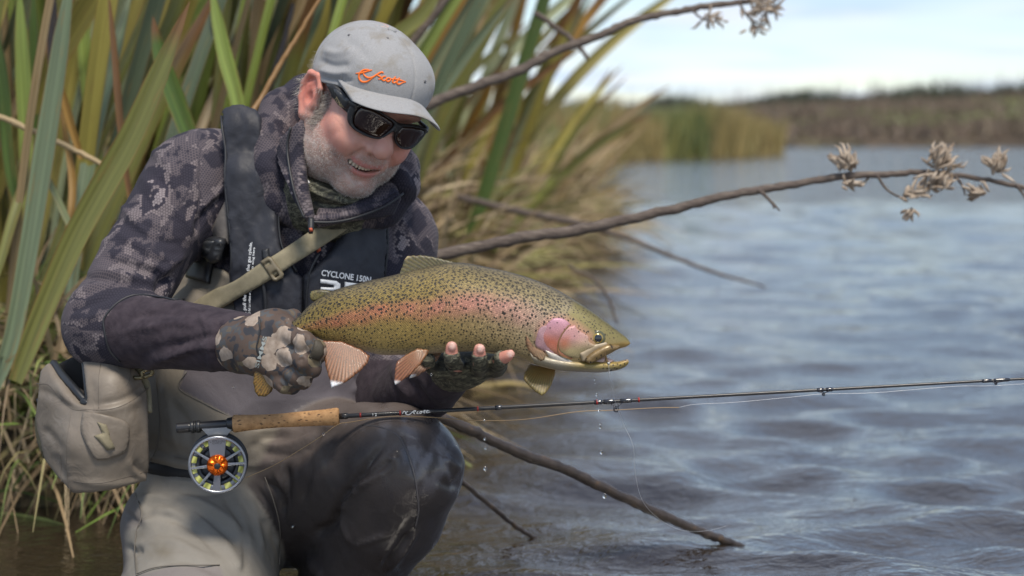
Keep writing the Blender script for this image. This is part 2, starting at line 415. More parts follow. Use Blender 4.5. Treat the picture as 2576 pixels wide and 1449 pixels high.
# ------------------------------------------------------------------ helpers: materials
def mat(name, base=(.5, .5, .5), rough=.6, metal=0.0, spec=.5, coat=0.0, sss=0.0):
    m = bpy.data.materials.new(name); m.use_nodes = True; b = m.node_tree.nodes['Principled BSDF']
    b.inputs['Base Color'].default_value = (*base, 1); b.inputs['Roughness'].default_value = rough; b.inputs['Metallic'].default_value = metal
    b.inputs['Specular IOR Level'].default_value = spec; b.inputs['Coat Weight'].default_value = coat
    if sss: b.inputs['Subsurface Weight'].default_value = sss; b.inputs['Subsurface Radius'].default_value = (1, .35, .2); b.inputs['Subsurface Scale'].default_value = .006
    return m
class G:                         # small node-graph writer
    def __init__(s, m): s.m = m; s.t = m.node_tree; s.b = s.t.nodes['Principled BSDF']; s.N = s.t.nodes; s.L = s.t.links
    def n(s, typ, **kw):
        x = s.N.new('ShaderNode'+typ)
        for k, v in kw.items(): setattr(x, k, v)
        return x
    def put(s, sock, v):
        if hasattr(v, 'is_output') or isinstance(v, bpy.types.NodeSocket): s.L.new(v, sock)
        else: sock.default_value = v if not (isinstance(v, tuple) and len(v) == 3 and sock.type == 'RGBA') else (*v, 1)
    def attr(s, name, out='Color'): x = s.n('Attribute'); x.attribute_name = name; return x.outputs[out]
    def obj(s): return s.n('TexCoord').outputs['Object']
    def math(s, op, a, b=0.0, c=0.0, clamp=False):
        x = s.n('Math', operation=op); x.use_clamp = clamp
        for i, v in enumerate((a, b, c)): s.put(x.inputs[i], v)
        return x.outputs[0]
    def mapp(s, v, scale=(1, 1, 1), rot=(0, 0, 0), loc=(0, 0, 0)):
        x = s.n('Mapping'); s.put(x.inputs['Vector'], v); x.inputs['Scale'].default_value = scale; x.inputs['Rotation'].default_value = rot; x.inputs['Location'].default_value = loc; return x.outputs[0]
    def noise(s, v, scale, detail=3, rough=.5, dist=0.0, out='Fac'):
        x = s.n('TexNoise'); s.put(x.inputs['Vector'], v); x.inputs['Scale'].default_value = scale; x.inputs['Detail'].default_value = detail; x.inputs['Roughness'].default_value = rough; x.inputs['Distortion'].default_value = dist; return x.outputs[out]
    def voro(s, v, scale, feature='F1', out='Distance', rnd=1.0):
        x = s.n('TexVoronoi', feature=feature); s.put(x.inputs['Vector'], v); x.inputs['Scale'].default_value = scale; x.inputs['Randomness'].default_value = rnd; return x.outputs[out]
    def ramp(s, f, stops, interp='LINEAR'):
        x = s.n('ValToRGB'); s.put(x.inputs['Fac'], f); r = x.color_ramp; r.interpolation = interp
        while len(r.elements) < len(stops): r.elements.new(.5)
        for e, (p, c) in zip(r.elements, stops):
            e.position = p; c = c if isinstance(c, tuple) else (c, c, c); e.color = (*c, 1) if len(c) == 3 else c
        return x.outputs['Color']
    def mix(s, f, a, b, blend='MIX'):
        x = s.n('Mix', data_type='RGBA', blend_type=blend); s.put(x.inputs[0], f); s.put(x.inputs[6], a); s.put(x.inputs[7], b); return x.outputs[2]
    def bump(s, h, strength=.3, dist=.002, normal=None):
        x = s.n('Bump'); s.put(x.inputs['Height'], h); x.inputs['Strength'].default_value = strength; x.inputs['Distance'].default_value = dist
        if normal is not None: s.L.new(normal, x.inputs['Normal'])
        return x.outputs[0]
    def base(s, c): s.put(s.b.inputs['Base Color'], c)
    def rough(s, c): s.put(s.b.inputs['Roughness'], c)
    def normal(s, c): s.L.new(c, s.b.inputs['Normal'])
# ------------------------------------------------------------------ shared materials
def hexdist(g, v, cell):           # distance from the nearest centre of a honeycomb, in cells
    sx = g.n('SeparateXYZ'); g.L.new(g.mapp(v, (1/cell, 1/cell, 1)), sx.inputs[0]); x, y = sx.outputs[0], sx.outputs[1]; r3 = 1.7320508
    def one(ox, oy):
        a = g.math('SUBTRACT', g.math('FLOORED_MODULO', g.math('ADD', x, ox), 1.0), .5); b = g.math('SUBTRACT', g.math('FLOORED_MODULO', g.math('ADD', y, oy), r3), r3/2)
        return g.math('SQRT', g.math('ADD', g.math('MULTIPLY', a, a), g.math('MULTIPLY', b, b)))
    return g.math('MINIMUM', one(0, 0), one(.5, r3/2))
def hexcell(g, v, cell):           # honeycomb: distance from the cell centre (in cells) and the centre itself
    vm = lambda op, a, b=None: (lambda x: ([g.put(x.inputs[i], q) for i, q in enumerate((a, b)) if q is not None], x)[1])(g.n('VectorMath', operation=op))
    s3 = (1.0, 1.7320508, 1.0); h3 = (.5, .8660254, .5)
    p = vm('ADD', g.mapp(v, (1/cell, 1/cell, 0)), (200.0, 346.41016, .25)).outputs[0]
    la = vm('SUBTRACT', vm('MODULO', p, s3).outputs[0], h3).outputs[0]; lb = vm('SUBTRACT', vm('MODULO', vm('ADD', p, h3).outputs[0], s3).outputs[0], h3).outputs[0]
    flat = (1, 1, 0); la = vm('MULTIPLY', la, flat).outputs[0]; lb = vm('MULTIPLY', lb, flat).outputs[0]
    da, db = vm('LENGTH', la).outputs['Value'], vm('LENGTH', lb).outputs['Value']; pk = g.math('LESS_THAN', db, da)
    mixv = g.n('Mix', data_type='VECTOR'); g.put(mixv.inputs[0], pk); g.put(mixv.inputs[4], la); g.put(mixv.inputs[5], lb)
    return g.math('MINIMUM', da, db), vm('SUBTRACT', p, mixv.outputs[1]).outputs[0]
def camo_jacket():
    m = mat('camo_jacket', rough=.8, spec=.16); g = G(m); o = g.obj(); tx = g.attr('tex', 'Vector')
    hd, cen = hexcell(g, tx, .0047); dot = g.ramp(hd, [(.33, 1.0), (.44, 0.0)])
    qn = g.noise(g.mapp(cen, (1.0, .55, 1), (0, 0, .5)), .088, 2.4, .6, .35); n2 = g.noise(g.mapp(cen, (1, .7, 1), (0, 0, -.4), (31, 7, 3)), .10, 2, .5, .3)
    fg = g.ramp(qn, [(0, (.036, .033, .046)), (.44, (.052, .046, .058)), (.53, (.165, .140, .148)), (.60, (.040, .036, .050)), (.655, (.235, .205, .215))], 'CONSTANT')
    bk = g.ramp(qn, [(0, (.022, .021, .031)), (.44, (.110, .092, .100)), (.53, (.088, .074, .081)), (.60, (.024, .022, .033)), (.655, (.13, .11, .118))], 'CONSTANT')
    camo = g.mix(dot, bk, fg)
    dk = g.mix(dot, (.021, .020, .030), (.038, .034, .047)); camo = g.mix(g.ramp(n2, [(0, 0.0), (.545, 1.0)], 'CONSTANT'), camo, dk)
    plain = g.ramp(g.noise(o, 60, 3), [(.3, (.030, .023, .030)), (.7, (.056, .044, .053))])
    g.base(g.mix(g.attr('plain', 'Fac'), camo, plain)); g.rough(.85)
    h = g.math('ADD', g.math('MULTIPLY', g.noise(o, 900, 1), .3), g.math('MULTIPLY', g.noise(g.mapp(o, (1, 1, 1)), 38, 3, .6, 1.2), 1.8))
    g.normal(g.bump(h, .5, .0022)); g.b.inputs['Sheen Weight'].default_value = .03
    return m
def cloth(name, lo, hi, rough=.7, fold=1.5, weave=700, attr=False, sheen=.0, spec=.25):
    m = mat(name, rough=rough, spec=spec); g = G(m); o = g.obj()
    c = g.ramp(g.noise(o, 26, 4, .6), [(.3, lo), (.7, hi)])
    if attr: c = g.mix(1.0, g.attr('col'), g.ramp(g.noise(o, 22, 4, .6), [(.25, .90), (.75, 1.07)]), 'MULTIPLY')
    g.base(c); h = g.math('ADD', g.math('MULTIPLY', g.noise(o, weave, 1), .25), g.math('MULTIPLY', g.noise(o, 30, 3, .6, 1.0), fold))
    g.normal(g.bump(h, .5, .002)); g.b.inputs['Sheen Weight'].default_value = sheen
    return m
def pebble_camo(name, sc):
    m = mat(name, rough=.6, spec=.4); g = G(m); o = g.obj()
    w_ = g.n('VectorMath', operation='ADD'); g.L.new(o, w_.inputs[0]); nz_ = g.n('TexNoise'); nz_.inputs['Scale'].default_value = 60; g.L.new(o, nz_.inputs['Vector'])
    sc_ = g.n('VectorMath', operation='SCALE'); g.L.new(nz_.outputs['Color'], sc_.inputs[0]); sc_.inputs['Scale'].default_value = .012; g.L.new(sc_.outputs[0], w_.inputs[1]); q = w_.outputs[0]
    bgc = g.ramp(g.noise(q, 45, 2), [(0, (.034, .034, .040)), (.42, (.085, .058, .045)), (.56, (.070, .070, .072)), (.66, (.11, .085, .06))], 'CONSTANT')
    d = g.voro(g.mapp(q, (1, .4, 1)), sc); rc = g.n('TexVoronoi'); g.L.new(g.mapp(q, (1, .4, 1)), rc.inputs['Vector']); rc.inputs['Scale'].default_value = sc
    sep = g.n('SeparateColor'); g.L.new(rc.outputs['Color'], sep.inputs[0])
    pick = g.math('MULTIPLY', g.math('LESS_THAN', d, .54), g.math('GREATER_THAN', sep.outputs[0], .25))
    peb = g.ramp(g.noise(o, 120, 3), [(.3, (.26, .20, .155)), (.7, (.42, .34, .275))])
    peb = g.mix(g.math('LESS_THAN', sep.outputs[1], .3), peb, (.15, .12, .075))
    g.base(g.mix(pick, bgc, peb)); g.normal(g.bump(g.math('ADD', g.noise(o, 70, 3), g.math('MULTIPLY', g.noise(o, 900, 1), .2)), .4, .0015))
    return m
def leaf_camo(name):
    m = mat(name, rough=.7); g = G(m); o = g.obj(); q = g.mapp(o, (1, 1, 2.2), (0, .7, 0))
    g.base(g.ramp(g.noise(q, 45, 3, .6, 1.2), [(0, (.018, .018, .014)), (.42, (.05, .048, .032)), (.52, (.13, .125, .085)), (.60, (.03, .028, .02)), (.68, (.22, .21, .15))], 'CONSTANT'))
    g.normal(g.bump(g.noise(o, 60, 3), .4, .002)); return m
m_jacket = camo_jacket()
m_vest = cloth('vest_ripstop', (.024, .025, .032), (.040, .042, .052), .5, 1.6, 1200)
m_trim = mat('dark_trim', (.017, .018, .022), .5)
m_wader = cloth('wader_cloth', None or (.1, .1, .1), (.1, .1, .1), .62, 1.2, 800, attr=True)
g = G(m_wader); wet = g.attr('wet', 'Fac'); g.rough(g.math('SUBTRACT', .66, g.math('MULTIPLY', wet, .54)))
g.put(g.b.inputs['Coat Weight'], g.math('MULTIPLY', wet, .7)); g.b.inputs['Coat Roughness'].default_value = .12
m_webbing = mat('tan_webbing', rough=.8); g = G(m_webbing); o_ = g.obj(); g.base(g.ramp(g.noise(o_, 60, 3), [(.3, (.19, .165, .105)), (.7, (.27, .235, .155))])); wv = g.n('TexWave'); wv.inputs['Scale'].default_value = 240; g.L.new(g.mapp(o_, rot=(0, .62, 0)), wv.inputs['Vector']); g.normal(g.bump(wv.outputs['Fac'], .4, .0007))
m_glove = pebble_camo('glove_camo', 40)
m_glove2 = leaf_camo('glove_leaf_camo')
m_gaiter = leaf_camo('gaiter_camo')
m_plastic = mat('black_plastic', (.022, .023, .026), .38)
m_white = mat('white_print', (.72, .74, .76), .6)
m_gold = mat('gold_print', (.55, .45, .25), .4, .5)
# ================================================================== water, banks, hills
def axis(segs):
    out = []
    for a, b, n, p in segs: out += list(a+(b-a)*(np.linspace(0, 1, n, endpoint=False)**p))
    out.append(segs[-1][1]); return np.array(out)
gx = np.r_[-axis([(1.6, 700, 50, 3.0)])[::-1], axis([(-1.55, 3.4, 330, 1)])[:-1], axis([(3.4, 900, 70, 3.0)])]
gy = np.r_[axis([(.2, 2.6, 30, 1)])[:-1], axis([(2.6, 7.0, 340, 1.15)])[:-1], axis([(7.0, 22, 180, 1.3)])[:-1], axis([(22, 170, 60, 1.6)])[:-1], axis([(170, 1200, 20, 1.5)])]
X, Yg = np.meshgrid(gx, gy, indexing='ij'); Z = np.zeros_like(X)
r = np.random.default_rng(9)
for i in range(64):
    lam = .09*(1.062**i); th = r.normal(math.radians(80), .55); k = 2*math.pi/lam; am = lam*(.0150 if lam < .30 else .0150)*r.uniform(.4, 1.2)*np.clip((.38/lam)**1.4, .03, 1)
    fade = np.clip((lam*34-Yg)/(lam*14), 0, 1)*np.clip((4.2+lam*6-np.abs(X-.8))/2, 0, 1)
    ph = k*(X*math.cos(th)+Yg*math.sin(th))+r.uniform(0, 6.3)+1.6*np.sin(X*r.uniform(.7, 2.6)+r.uniform(0, 6))+1.2*np.sin(Yg*r.uniform(.5, 1.8)+r.uniform(0, 6))
    grp = .45+.55*np.sin(X*r.uniform(.8, 2.5)+Yg*r.uniform(.6, 2.)+r.uniform(0, 6)); w_ = np.sin(ph); Z += am*fade*grp*(w_+.30*(np.abs(w_)-.637))
calm = np.clip((X+.55)/.5, .25, 1); Z *= calm
nxw, nyw = X.shape; ii, jj = np.meshgrid(np.arange(nxw-1), np.arange(nyw-1), indexing='ij'); a = (ii*nyw+jj).ravel()
Fw = np.stack([a, a+nyw, a+nyw+1, a+1], 1)
m_water = mat('river_water', (.022, .015, .009), .04, spec=.5); g = G(m_water); g.b.inputs['IOR'].default_value = 2.2
o_ = g.obj(); geo = g.n('NewGeometry')
h1 = g.noise(g.mapp(o_, (1, 1.5, 1)), 26, 3, .6, .6); h2 = g.noise(g.mapp(o_, (1, 1.7, 1)), 7, 3, .6, .5); h3 = g.noise(g.mapp(o_, (1, 2.2, 1)), .9, 4, .6, .3); h4 = g.noise(g.mapp(o_, (1, 3, 1)), .12, 4, .6)
hh = g.math('ADD', g.math('ADD', g.math('MULTIPLY', h1, .0062), g.math('MULTIPLY', h2, .009)), g.math('ADD', g.math('MULTIPLY', h3, .022), g.math('MULTIPLY', h4, .10)))
g.normal(g.bump(hh, .85, 1.0)); g.rough(.05)
water = mesh_obj('water', np.stack([X.ravel(), Yg.ravel(), Z.ravel()], 1), Fw, m_water); tag(water, kind='structure')

def edge_x(y): return np.interp(y, [2.5, 3.7, 3.95, 4.3, 5.2, 8, 10.5, 13.5, 15, 22, 40, 62, 80, 84, 92], [-3.5, -2.2, -.62, -.42, -.30, -.22, -.08, .48, .2, .5, 1.6, 3.2, 11.2, 9, -60])
bx = axis([(-90, -6, 24, .6), (-6, 14, 120, 1)]); by = axis([(2.4, 16, 130, 1), (16, 110, 60, 1.3)])
X, Yg = np.meshgrid(bx, by, indexing='ij'); d = edge_x(Yg)-X; Z = np.where(d > 0, .22*(1-np.exp(-d/.25))+.05*np.sin(X*3+Yg*2)*np.clip(d, 0, 1)+np.clip(d-.6, 0, 6)*.05, -.25*np.clip(-d/.3, 0, 1)-.02)
m_soil = mat('bank_soil', rough=.95); g = G(m_soil); g.base(g.ramp(g.noise(g.obj(), 9, 4, .7), [(.3, (.028, .022, .012)), (.55, (.075, .058, .030)), (.75, (.055, .065, .022))])); g.normal(g.bump(g.noise(g.obj(), 20, 4), .8, .03))
n1, n2 = X.shape; ii, jj = np.meshgrid(np.arange(n1-1), np.arange(n2-1), indexing='ij'); a = (ii*n2+jj).ravel()
tag(mesh_obj('ground', np.stack([X.ravel(), Yg.ravel(), Z.ravel()], 1), np.stack([a, a+n2, a+n2+1, a+1], 1), m_soil), kind='structure')
def gz(x, y): d = edge_x(y)-x; return max(.0, .22*(1-math.exp(-max(d, 0)/.25)))

hx = axis([(-500, -60, 20, .7), (-60, 220, 150, 1), (220, 800, 30, 1.4)]); hy = axis([(150, 420, 60, 1), (420, 900, 12, 1)])
X, Yg = np.meshgrid(hx, hy, indexing='ij'); q3 = np.stack([X.ravel(), Yg.ravel()], 1)
rise = np.clip((Yg-158-4*np.sin(X*.05))/110, 0, 1)
Z = -1.0+np.clip((Yg-157-4*np.sin(X*.05))/6, 0, 1)*1.9+rise*(2.2+np.clip((X+5)/110, 0, 1.3)*5.2)+(snoise(q3, .05, 61).reshape(X.shape)*.5)*np.clip((Yg-165)/20, 0, 1)
m_hill = mat('far_scrub', rough=.95); g = G(m_hill); o_ = g.obj(); c = g.ramp(g.noise(g.mapp(o_, (1, .5, 2)), .11, 4, .65), [(.30, (.085, .060, .042)), (.50, (.125, .096, .068)), (.62, (.11, .105, .052)), (.74, (.12, .14, .055))]); g.base(c)
n1, n2 = X.shape; ii, jj = np.meshgrid(np.arange(n1-1), np.arange(n2-1), indexing='ij'); a = (ii*n2+jj).ravel()
tag(mesh_obj('hill', np.stack([X.ravel(), Yg.ravel(), Z.ravel()], 1), np.stack([a, a+n2, a+n2+1, a+1], 1), m_hill), kind='structure')
hillz = lambda x, y: float(np.interp(y, [157, 163, 268], [0, .9, .9+2.2+np.clip((x+5)/110, 0, 1.3)*5.2]))

# ------------------------------------------------------------------ blades: reeds, scrub, dry grass
m_blade = mat('blade', rough=.65); g = G(m_blade); g.base(g.mix(1.0, g.attr('col'), g.ramp(g.noise(g.obj(), 30, 2), [(.3, .8), (.7, 1.15)]), 'MULTIPLY'))
def blades(name, B, D, L_, Wd, cols, droop, seg=3, label=None, cat=None, up=None):
    n = len(B); side = np.cross(D, np.array([0, 1., .15])*np.ones((n, 3))+r.normal(0, .5, (n, 3))); side /= np.maximum(np.linalg.norm(side, axis=1), 1e-6)[:, None]
    V = []; 
    for s in range(seg+1):
        t = s/seg; c = B+D*(L_*t)[:, None]+np.array([0, 0, -1.])*(droop*L_*t*t)[:, None]; w_ = (Wd*(1-.92*t**1.6))[:, None]
        V.append(np.stack([c-side*w_/2, c+side*w_/2], 1))
    V = np.stack(V, 1).reshape(n, -1, 3); m = (seg+1)*2; base = np.arange(n)[:, None]*m
    F = np.concatenate([base+np.array([2*s, 2*s+1, 2*s+3, 2*s+2]) for s in range(seg)])
    o = mesh_obj(name, V.reshape(-1, 3), F, m_blade, None, True, {'col': ('COL', np.repeat(cols, m, 0))}); tag(o, label, cat, kind='stuff'); return o
def pick(pal, n): p = np.array(pal); return p[r.integers(0, len(p), n)]*r.uniform(.7, 1.3, (n, 1))
TAN = [(.30, .22, .13), (.36, .28, .17), (.22, .155, .085), (.27, .19, .10), (.17, .12, .07)]
# far marsh reeds on the point of land
n = 40000; yy = 24+58*r.uniform(0, 1, n)**.75; ex = edge_x(yy); xx = ex-np.abs(r.normal(0, 1, n))*np.clip(yy*.10, 1.5, 7); hgt = np.clip(1.0+.45*snoise(np.stack([xx*.5, yy*.16], 1), 2, 71)+r.normal(0, .12, n), .35, 1.6)*np.interp(yy, [24, 50, 82], [.8, 1.35, 1.6])
B = np.stack([xx, yy, np.full(n, .02)], 1); D = np.stack([r.normal(0, .16, n), r.normal(0, .16, n), np.ones(n)], 1)
pal = snoise(np.stack([xx*.35, yy*.12], 1), 2.4, 72); cg = np.where(pal[:, None] > .05, pick([(.12, .14, .035), (.18, .175, .05), (.09, .12, .04)], n), pick([(.24, .19, .07), (.28, .21, .08), (.19, .16, .06)], n))
blades('reeds', B, D, hgt, np.full(n, .035)*np.clip(yy/30, .7, 2.4), cg, np.full(n, .12), 2, 'olive and straw coloured reed bed on the point across the water', 'reeds')
# scrub and thin trees on the far shore
n = 17000; xx = r.uniform(-10, 95, n); yy = 159+4*np.sin(xx*.05)+r.uniform(0, 1, n)**1.4*110; zz = np.array([hillz(a_, b_) for a_, b_ in zip(xx, yy)]); pal = snoise(np.stack([xx*.1, yy*.08], 1), 1.4, 73)
cg = np.where(pal[:, None] > .5, pick([(.14, .15, .06), (.18, .20, .08)], n), pick([(.135, .10, .072), (.115, .082, .058), (.155, .122, .08), (.10, .075, .056)], n))
blades('scrub', np.stack([xx, yy, zz-.2], 1), np.stack([r.normal(0, .35, n), r.normal(0, .2, n), np.ones(n)], 1), r.uniform(.5, 1.5, n), np.full(n, .5), cg, np.full(n, .1), 2, 'brown and olive scrub covering the far shore', 'scrub')
n = 8000; xx = r.uniform(-30, 110, n); yy = r.uniform(262, 300, n); top = np.array([hillz(a_, 268) for a_ in xx]); hgt = r.uniform(1.0, 3.4, n)*(.75+.25*np.sin(xx*.35))
blades('wood', np.stack([xx, yy, top-.6], 1), np.stack([r.normal(0, .05, n), r.normal(0, .05, n), np.ones(n)], 1), hgt, r.uniform(.2, .9, n), pick([(.028, .042, .022), (.036, .05, .026), (.05, .052, .038)], n), np.zeros(n), 2, 'thin dark wood along the ridge of the far shore', 'wood')
n = 900; xx = r.uniform(-20, 110, n); yy = r.uniform(262, 300, n); top = np.array([hillz(a_, 268) for a_ in xx])
blades('bare_trunks', np.stack([xx, yy, top-.6], 1), np.stack([r.normal(0, .04, n), r.normal(0, .04, n), np.ones(n)], 1), r.uniform(2.2, 4.6, n), r.uniform(.10, .25, n), pick([(.10, .09, .08), (.07, .065, .06)], n), np.zeros(n), 2, 'bare thin trunks standing above the ridge of the far shore', 'wood')
# dry tangled grass on the near bank
def bank_grass(n, y0, y1, spread, pal, lmin, lmax, wd, lean, dr, name, label, edgeoff=0.0, zb=0.0, lx=0.0):
    yy = r.uniform(y0, y1, n); xx = edge_x(yy)+edgeoff-np.abs(r.normal(0, spread, n)); zz = np.array([gz(a_, b_) for a_, b_ in zip(xx, yy)])+zb*r.uniform(0, 1, n)
    D = np.stack([r.normal(lx, lean, n), r.normal(-.15, lean, n), np.abs(r.normal(.8, .35, n))], 1); D /= np.linalg.norm(D, axis=1)[:, None]
    return blades(name, np.stack([xx, yy, zz-.02], 1), D, r.uniform(lmin, lmax, n), r.uniform(wd*.5, wd*1.4, n), pick(pal, n), r.uniform(dr*.3, dr*1.5, n), 5, label, 'grass')
bank_grass(2400, 3.8, 4.9, .35, TAN+[(.20, .17, .07)], .25, .70, .010, .55, .9, 'dry_grass', 'tangled dry tan grass hanging over the water by the bag', .04, .10)
bank_grass(700, 3.82, 4.8, .30, [(.12, .19, .03), (.16, .22, .05), (.09, .14, .03), (.20, .23, .07)], .25, .60, .011, .5, .8, 'green_grass', 'fresh green grass among the dry tangle by the bag', .03, .08)
bank_grass(12000, 6.0, 14.0, .75, TAN+[(.32, .24, .12), (.26, .23, .08), (.20, .18, .06)], .4, 1.05, .020, .5, .7, 'dry_grass', 'straw coloured dry grass on the bank behind the man', .06, .18, .15)
bank_grass(1300, 7, 14.0, .7, [(.16, .17, .04), (.22, .21, .06), (.12, .14, .04)], .4, 1.0, .028, .45, .6, 'green_grass', 'olive green grass clumps on the bank behind the man', .08, .12, .2)

# ------------------------------------------------------------------ flax plants: long keeled leaves, each its own piece
m_flax = mat('flax_leaf', rough=.42, spec=.45); g = G(m_flax); tx = g.attr('lf', 'Vector'); c = g.attr('col'); sx = g.n('SeparateXYZ'); g.L.new(tx, sx.inputs[0])
st_ = g.noise(g.mapp(tx, (160, 2.2, 1)), 1.0, 3); c = g.mix(1.0, c, g.ramp(st_, [(.3, .66), (.7, 1.25)]), 'MULTIPLY')
edge = g.math('ABSOLUTE', sx.outputs[2]); c = g.mix(g.ramp(edge, [(.90, 0.0), (.97, .65)]), c, (.17, .075, .02))
blot = g.ramp(g.noise(g.mapp(tx, (60, 9, 1)), 1.0, 5, .7), [(.56, 0.0), (.70, .65)]); c = g.mix(blot, c, (.20, .13, .04)); g.base(c)
g.normal(g.bump(g.noise(g.mapp(tx, (260, 2, 1)), 1.0, 2), .3, .002)); g.b.inputs['Subsurface Weight'].default_value = 0.0
GR = {'grey': (.115, .150, .085), 'pale': (.205, .235, .125), 'olive': (.135, .140, .035), 'dark': (.055, .095, .014), 'lime': (.20, .26, .055), 'amber': (.27, .15, .03), 'brown': (.12, .060, .022), 'black': (.022, .018, .018), 'tan': (.34, .25, .13), 'gold': (.30, .26, .06)}
def leaf(parent, pts, w0, col, tipcol=(.14, .07, .025), tipfrom=.88, fold=.35, nseg=26, face=None, name='leaf', wprof=None):
    C = smooth2(np.asarray(pts, float), 8); s = np.r_[0, np.cumsum(np.linalg.norm(np.diff(C, axis=0), axis=1))]; u = np.linspace(0, 1, nseg+1); C = np.stack([np.interp(u*s[-1], s, C[:, i]) for i in range(3)], 1)
    T = np.gradient(C, axis=0); T /= np.linalg.norm(T, axis=1)[:, None]; fc = np.array(face if face is not None else (0, -1., .1)); S_ = np.cross(T, fc); S_ /= np.linalg.norm(S_, axis=1)[:, None]; Nf = np.cross(S_, T)
    wp = np.interp(u, [0, .12, .55, .8, .93, 1], [.55, .8, 1, .78, .36, .02]) if wprof is None else np.interp(u, *wprof); V = []; lf = []; cc = []
    for i, t in enumerate(u):
        for k in (-1, -.5, 0, .5, 1):
            V.append(C[i]+S_[i]*k*w0*.5*wp[i]+Nf[i]*(abs(k)*fold*w0*.5*wp[i])); lf.append((k*w0*.5*wp[i], t*s[-1], k)); f = np.clip((t-tipfrom)/.07, 0, 1); cc.append(np.array(col)*(1-f)+np.array(tipcol)*f)
    for i, t in enumerate(u):                 # thin second skin so the leaf has thickness
        for k in (-1, -.5, 0, .5, 1):
            V.append(V[i*5+int((k+1)*2)]-Nf[i]*.0016*(1-.9*abs(k))); lf.append((k*w0*.5*wp[i], t*s[-1], k)); f = np.clip((t-tipfrom)/.07, 0, 1); cc.append(np.array(col)*(1-f)*.9+np.array(tipcol)*f)
    m = (nseg+1)*5; F = []
    for i in range(nseg):
        for k in range(4):
            a = i*5+k; F.append((a, a+1, a+6, a+5)); F.append((a+m, a+5+m, a+6+m, a+1+m))
    off = np.array(parent.location); me_V = np.array(V)
    return mesh_obj(name, me_V, F, m_flax, parent, True, {'col': ('COL', np.array(cc)), 'lf': ('VEC', np.array(lf))})
def LP(pts, Y, dY=0): n = len(pts); return [P(x, y, Y+dY*i/max(1, n-1)) for i, (x, y) in enumerate(pts)]
def flax(loc, label): o = empty('flax_plant', loc); tag(o, label, 'flax plant', 'flax plants along the bank'); return o
f1 = flax((-1.0, 3.75, .1), 'flax plant with broad olive and blue-green leaves beside the crouching man')
for pts, Y, dY, w_, c_, tip in [
    ([(-30, 1010), (30, 860), (75, 620), (105, 430), (140, 210), (172, -10), (190, -120)], 3.72, .05, 66, 'grey', .98), ([(40, 960), (120, 760), (190, 600), (260, 470), (330, 345), (395, 200), (435, 105), (478, 2)], 3.55, .02, 80, 'olive', .86),
    ([(70, 560), (66, 330), (58, 150), (48, -40)], 4.1, 0, 48, 'lime', .98), ([(100, 480), (92, 320), (86, 150), (84, -40)], 4.15, 0, 34, 'dark', .98), ([(236, 420), (226, 270), (214, 130), (208, -50)], 4.2, 0, 44, 'lime', .98), ([(170, 800), (200, 560), (238, 330), (290, 130), (335, -40)], 4.0, .2, 50, 'grey', .98),
    ([(540, 480), (490, 370), (440, 240), (405, 140), (384, 40)], 3.95, 0, 58, 'dark', .85), ([(330, 520), (305, 330), (290, 150), (272, -30)], 3.9, 0, 22, 'brown', .5), ([(110, 425), (150, 510), (200, 620)], 3.8, 0, 22, 'pale', .98), ([(40, 520), (20, 380), (8, 200), (-15, 50)], 4.0, 0, 40, 'dark', .98), ([(205, 400), (175, 300), (150, 200)], 4.0, 0, 26, 'amber', .9), ([(135, 260), (133, 120), (136, -30)], 3.98, 0, 32, 'black', .98), ([(150, 700), (176, 560), (182, 440), (150, 260)], 3.95, .1, 24, 'amber', .9), ([(-10, 700), (30, 560), (60, 460), (70, 380)], 3.85, .1, 34, 'olive', .95)]:
    leaf(f1, LP(pts, Y, dY), R_(w_*.86, Y), np.array(GR[c_])*r.uniform(.9, 1.1), tipfrom=tip)
f2 = flax((-.62, 4.4, .15), 'flax plant with pale upright leaves behind the shoulder of the man')
for pts, Y, dY, w_, c_, tip in [
    ([(610, 400), (598, 260), (562, 120), (530, -40)], 4.1, 0, 50, 'lime', .98), ([(330, 620), (400, 420), (480, 260), (560, 100), (640, -50)], 4.5, .2, 64, 'pale', .98), ([(420, 600), (490, 400), (570, 230), (650, 80), (710, -50)], 4.6, .2, 64, 'pale', .98), ([(540, 500), (610, 320), (690, 130), (750, -50)], 4.7, .2, 62, 'olive', .98), ([(280, 700), (330, 440), (370, 220), (430, -40)], 4.4, .2, 50, 'grey', .98),
    ([(640, 420), (700, 250), (770, 90), (830, -40)], 4.8, 0, 60, 'grey', .98), ([(590, 500), (640, 350), (680, 220), (705, 60)], 4.9, 0, 50, 'amber', .95), ([(700, 350), (760, 200), (810, 60), (830, -50)], 5.0, 0, 50, 'gold', .98), ([(900, 300), (985, 110), (1060, 40), (1120, -40)], 4.6, 0, 52, 'olive', .98), ([(870, 300), (890, 150), (905, 50), (915, -50)], 5.0, 0, 42, 'lime', .98), ([(360, 520), (350, 330), (335, 130), (325, -30)], 4.7, 0, 40, 'amber', .95)]:
    leaf(f2, LP(pts, Y, dY), R_(w_*.8, Y), np.array(GR[c_])*r.uniform(.9, 1.1), tipfrom=tip)
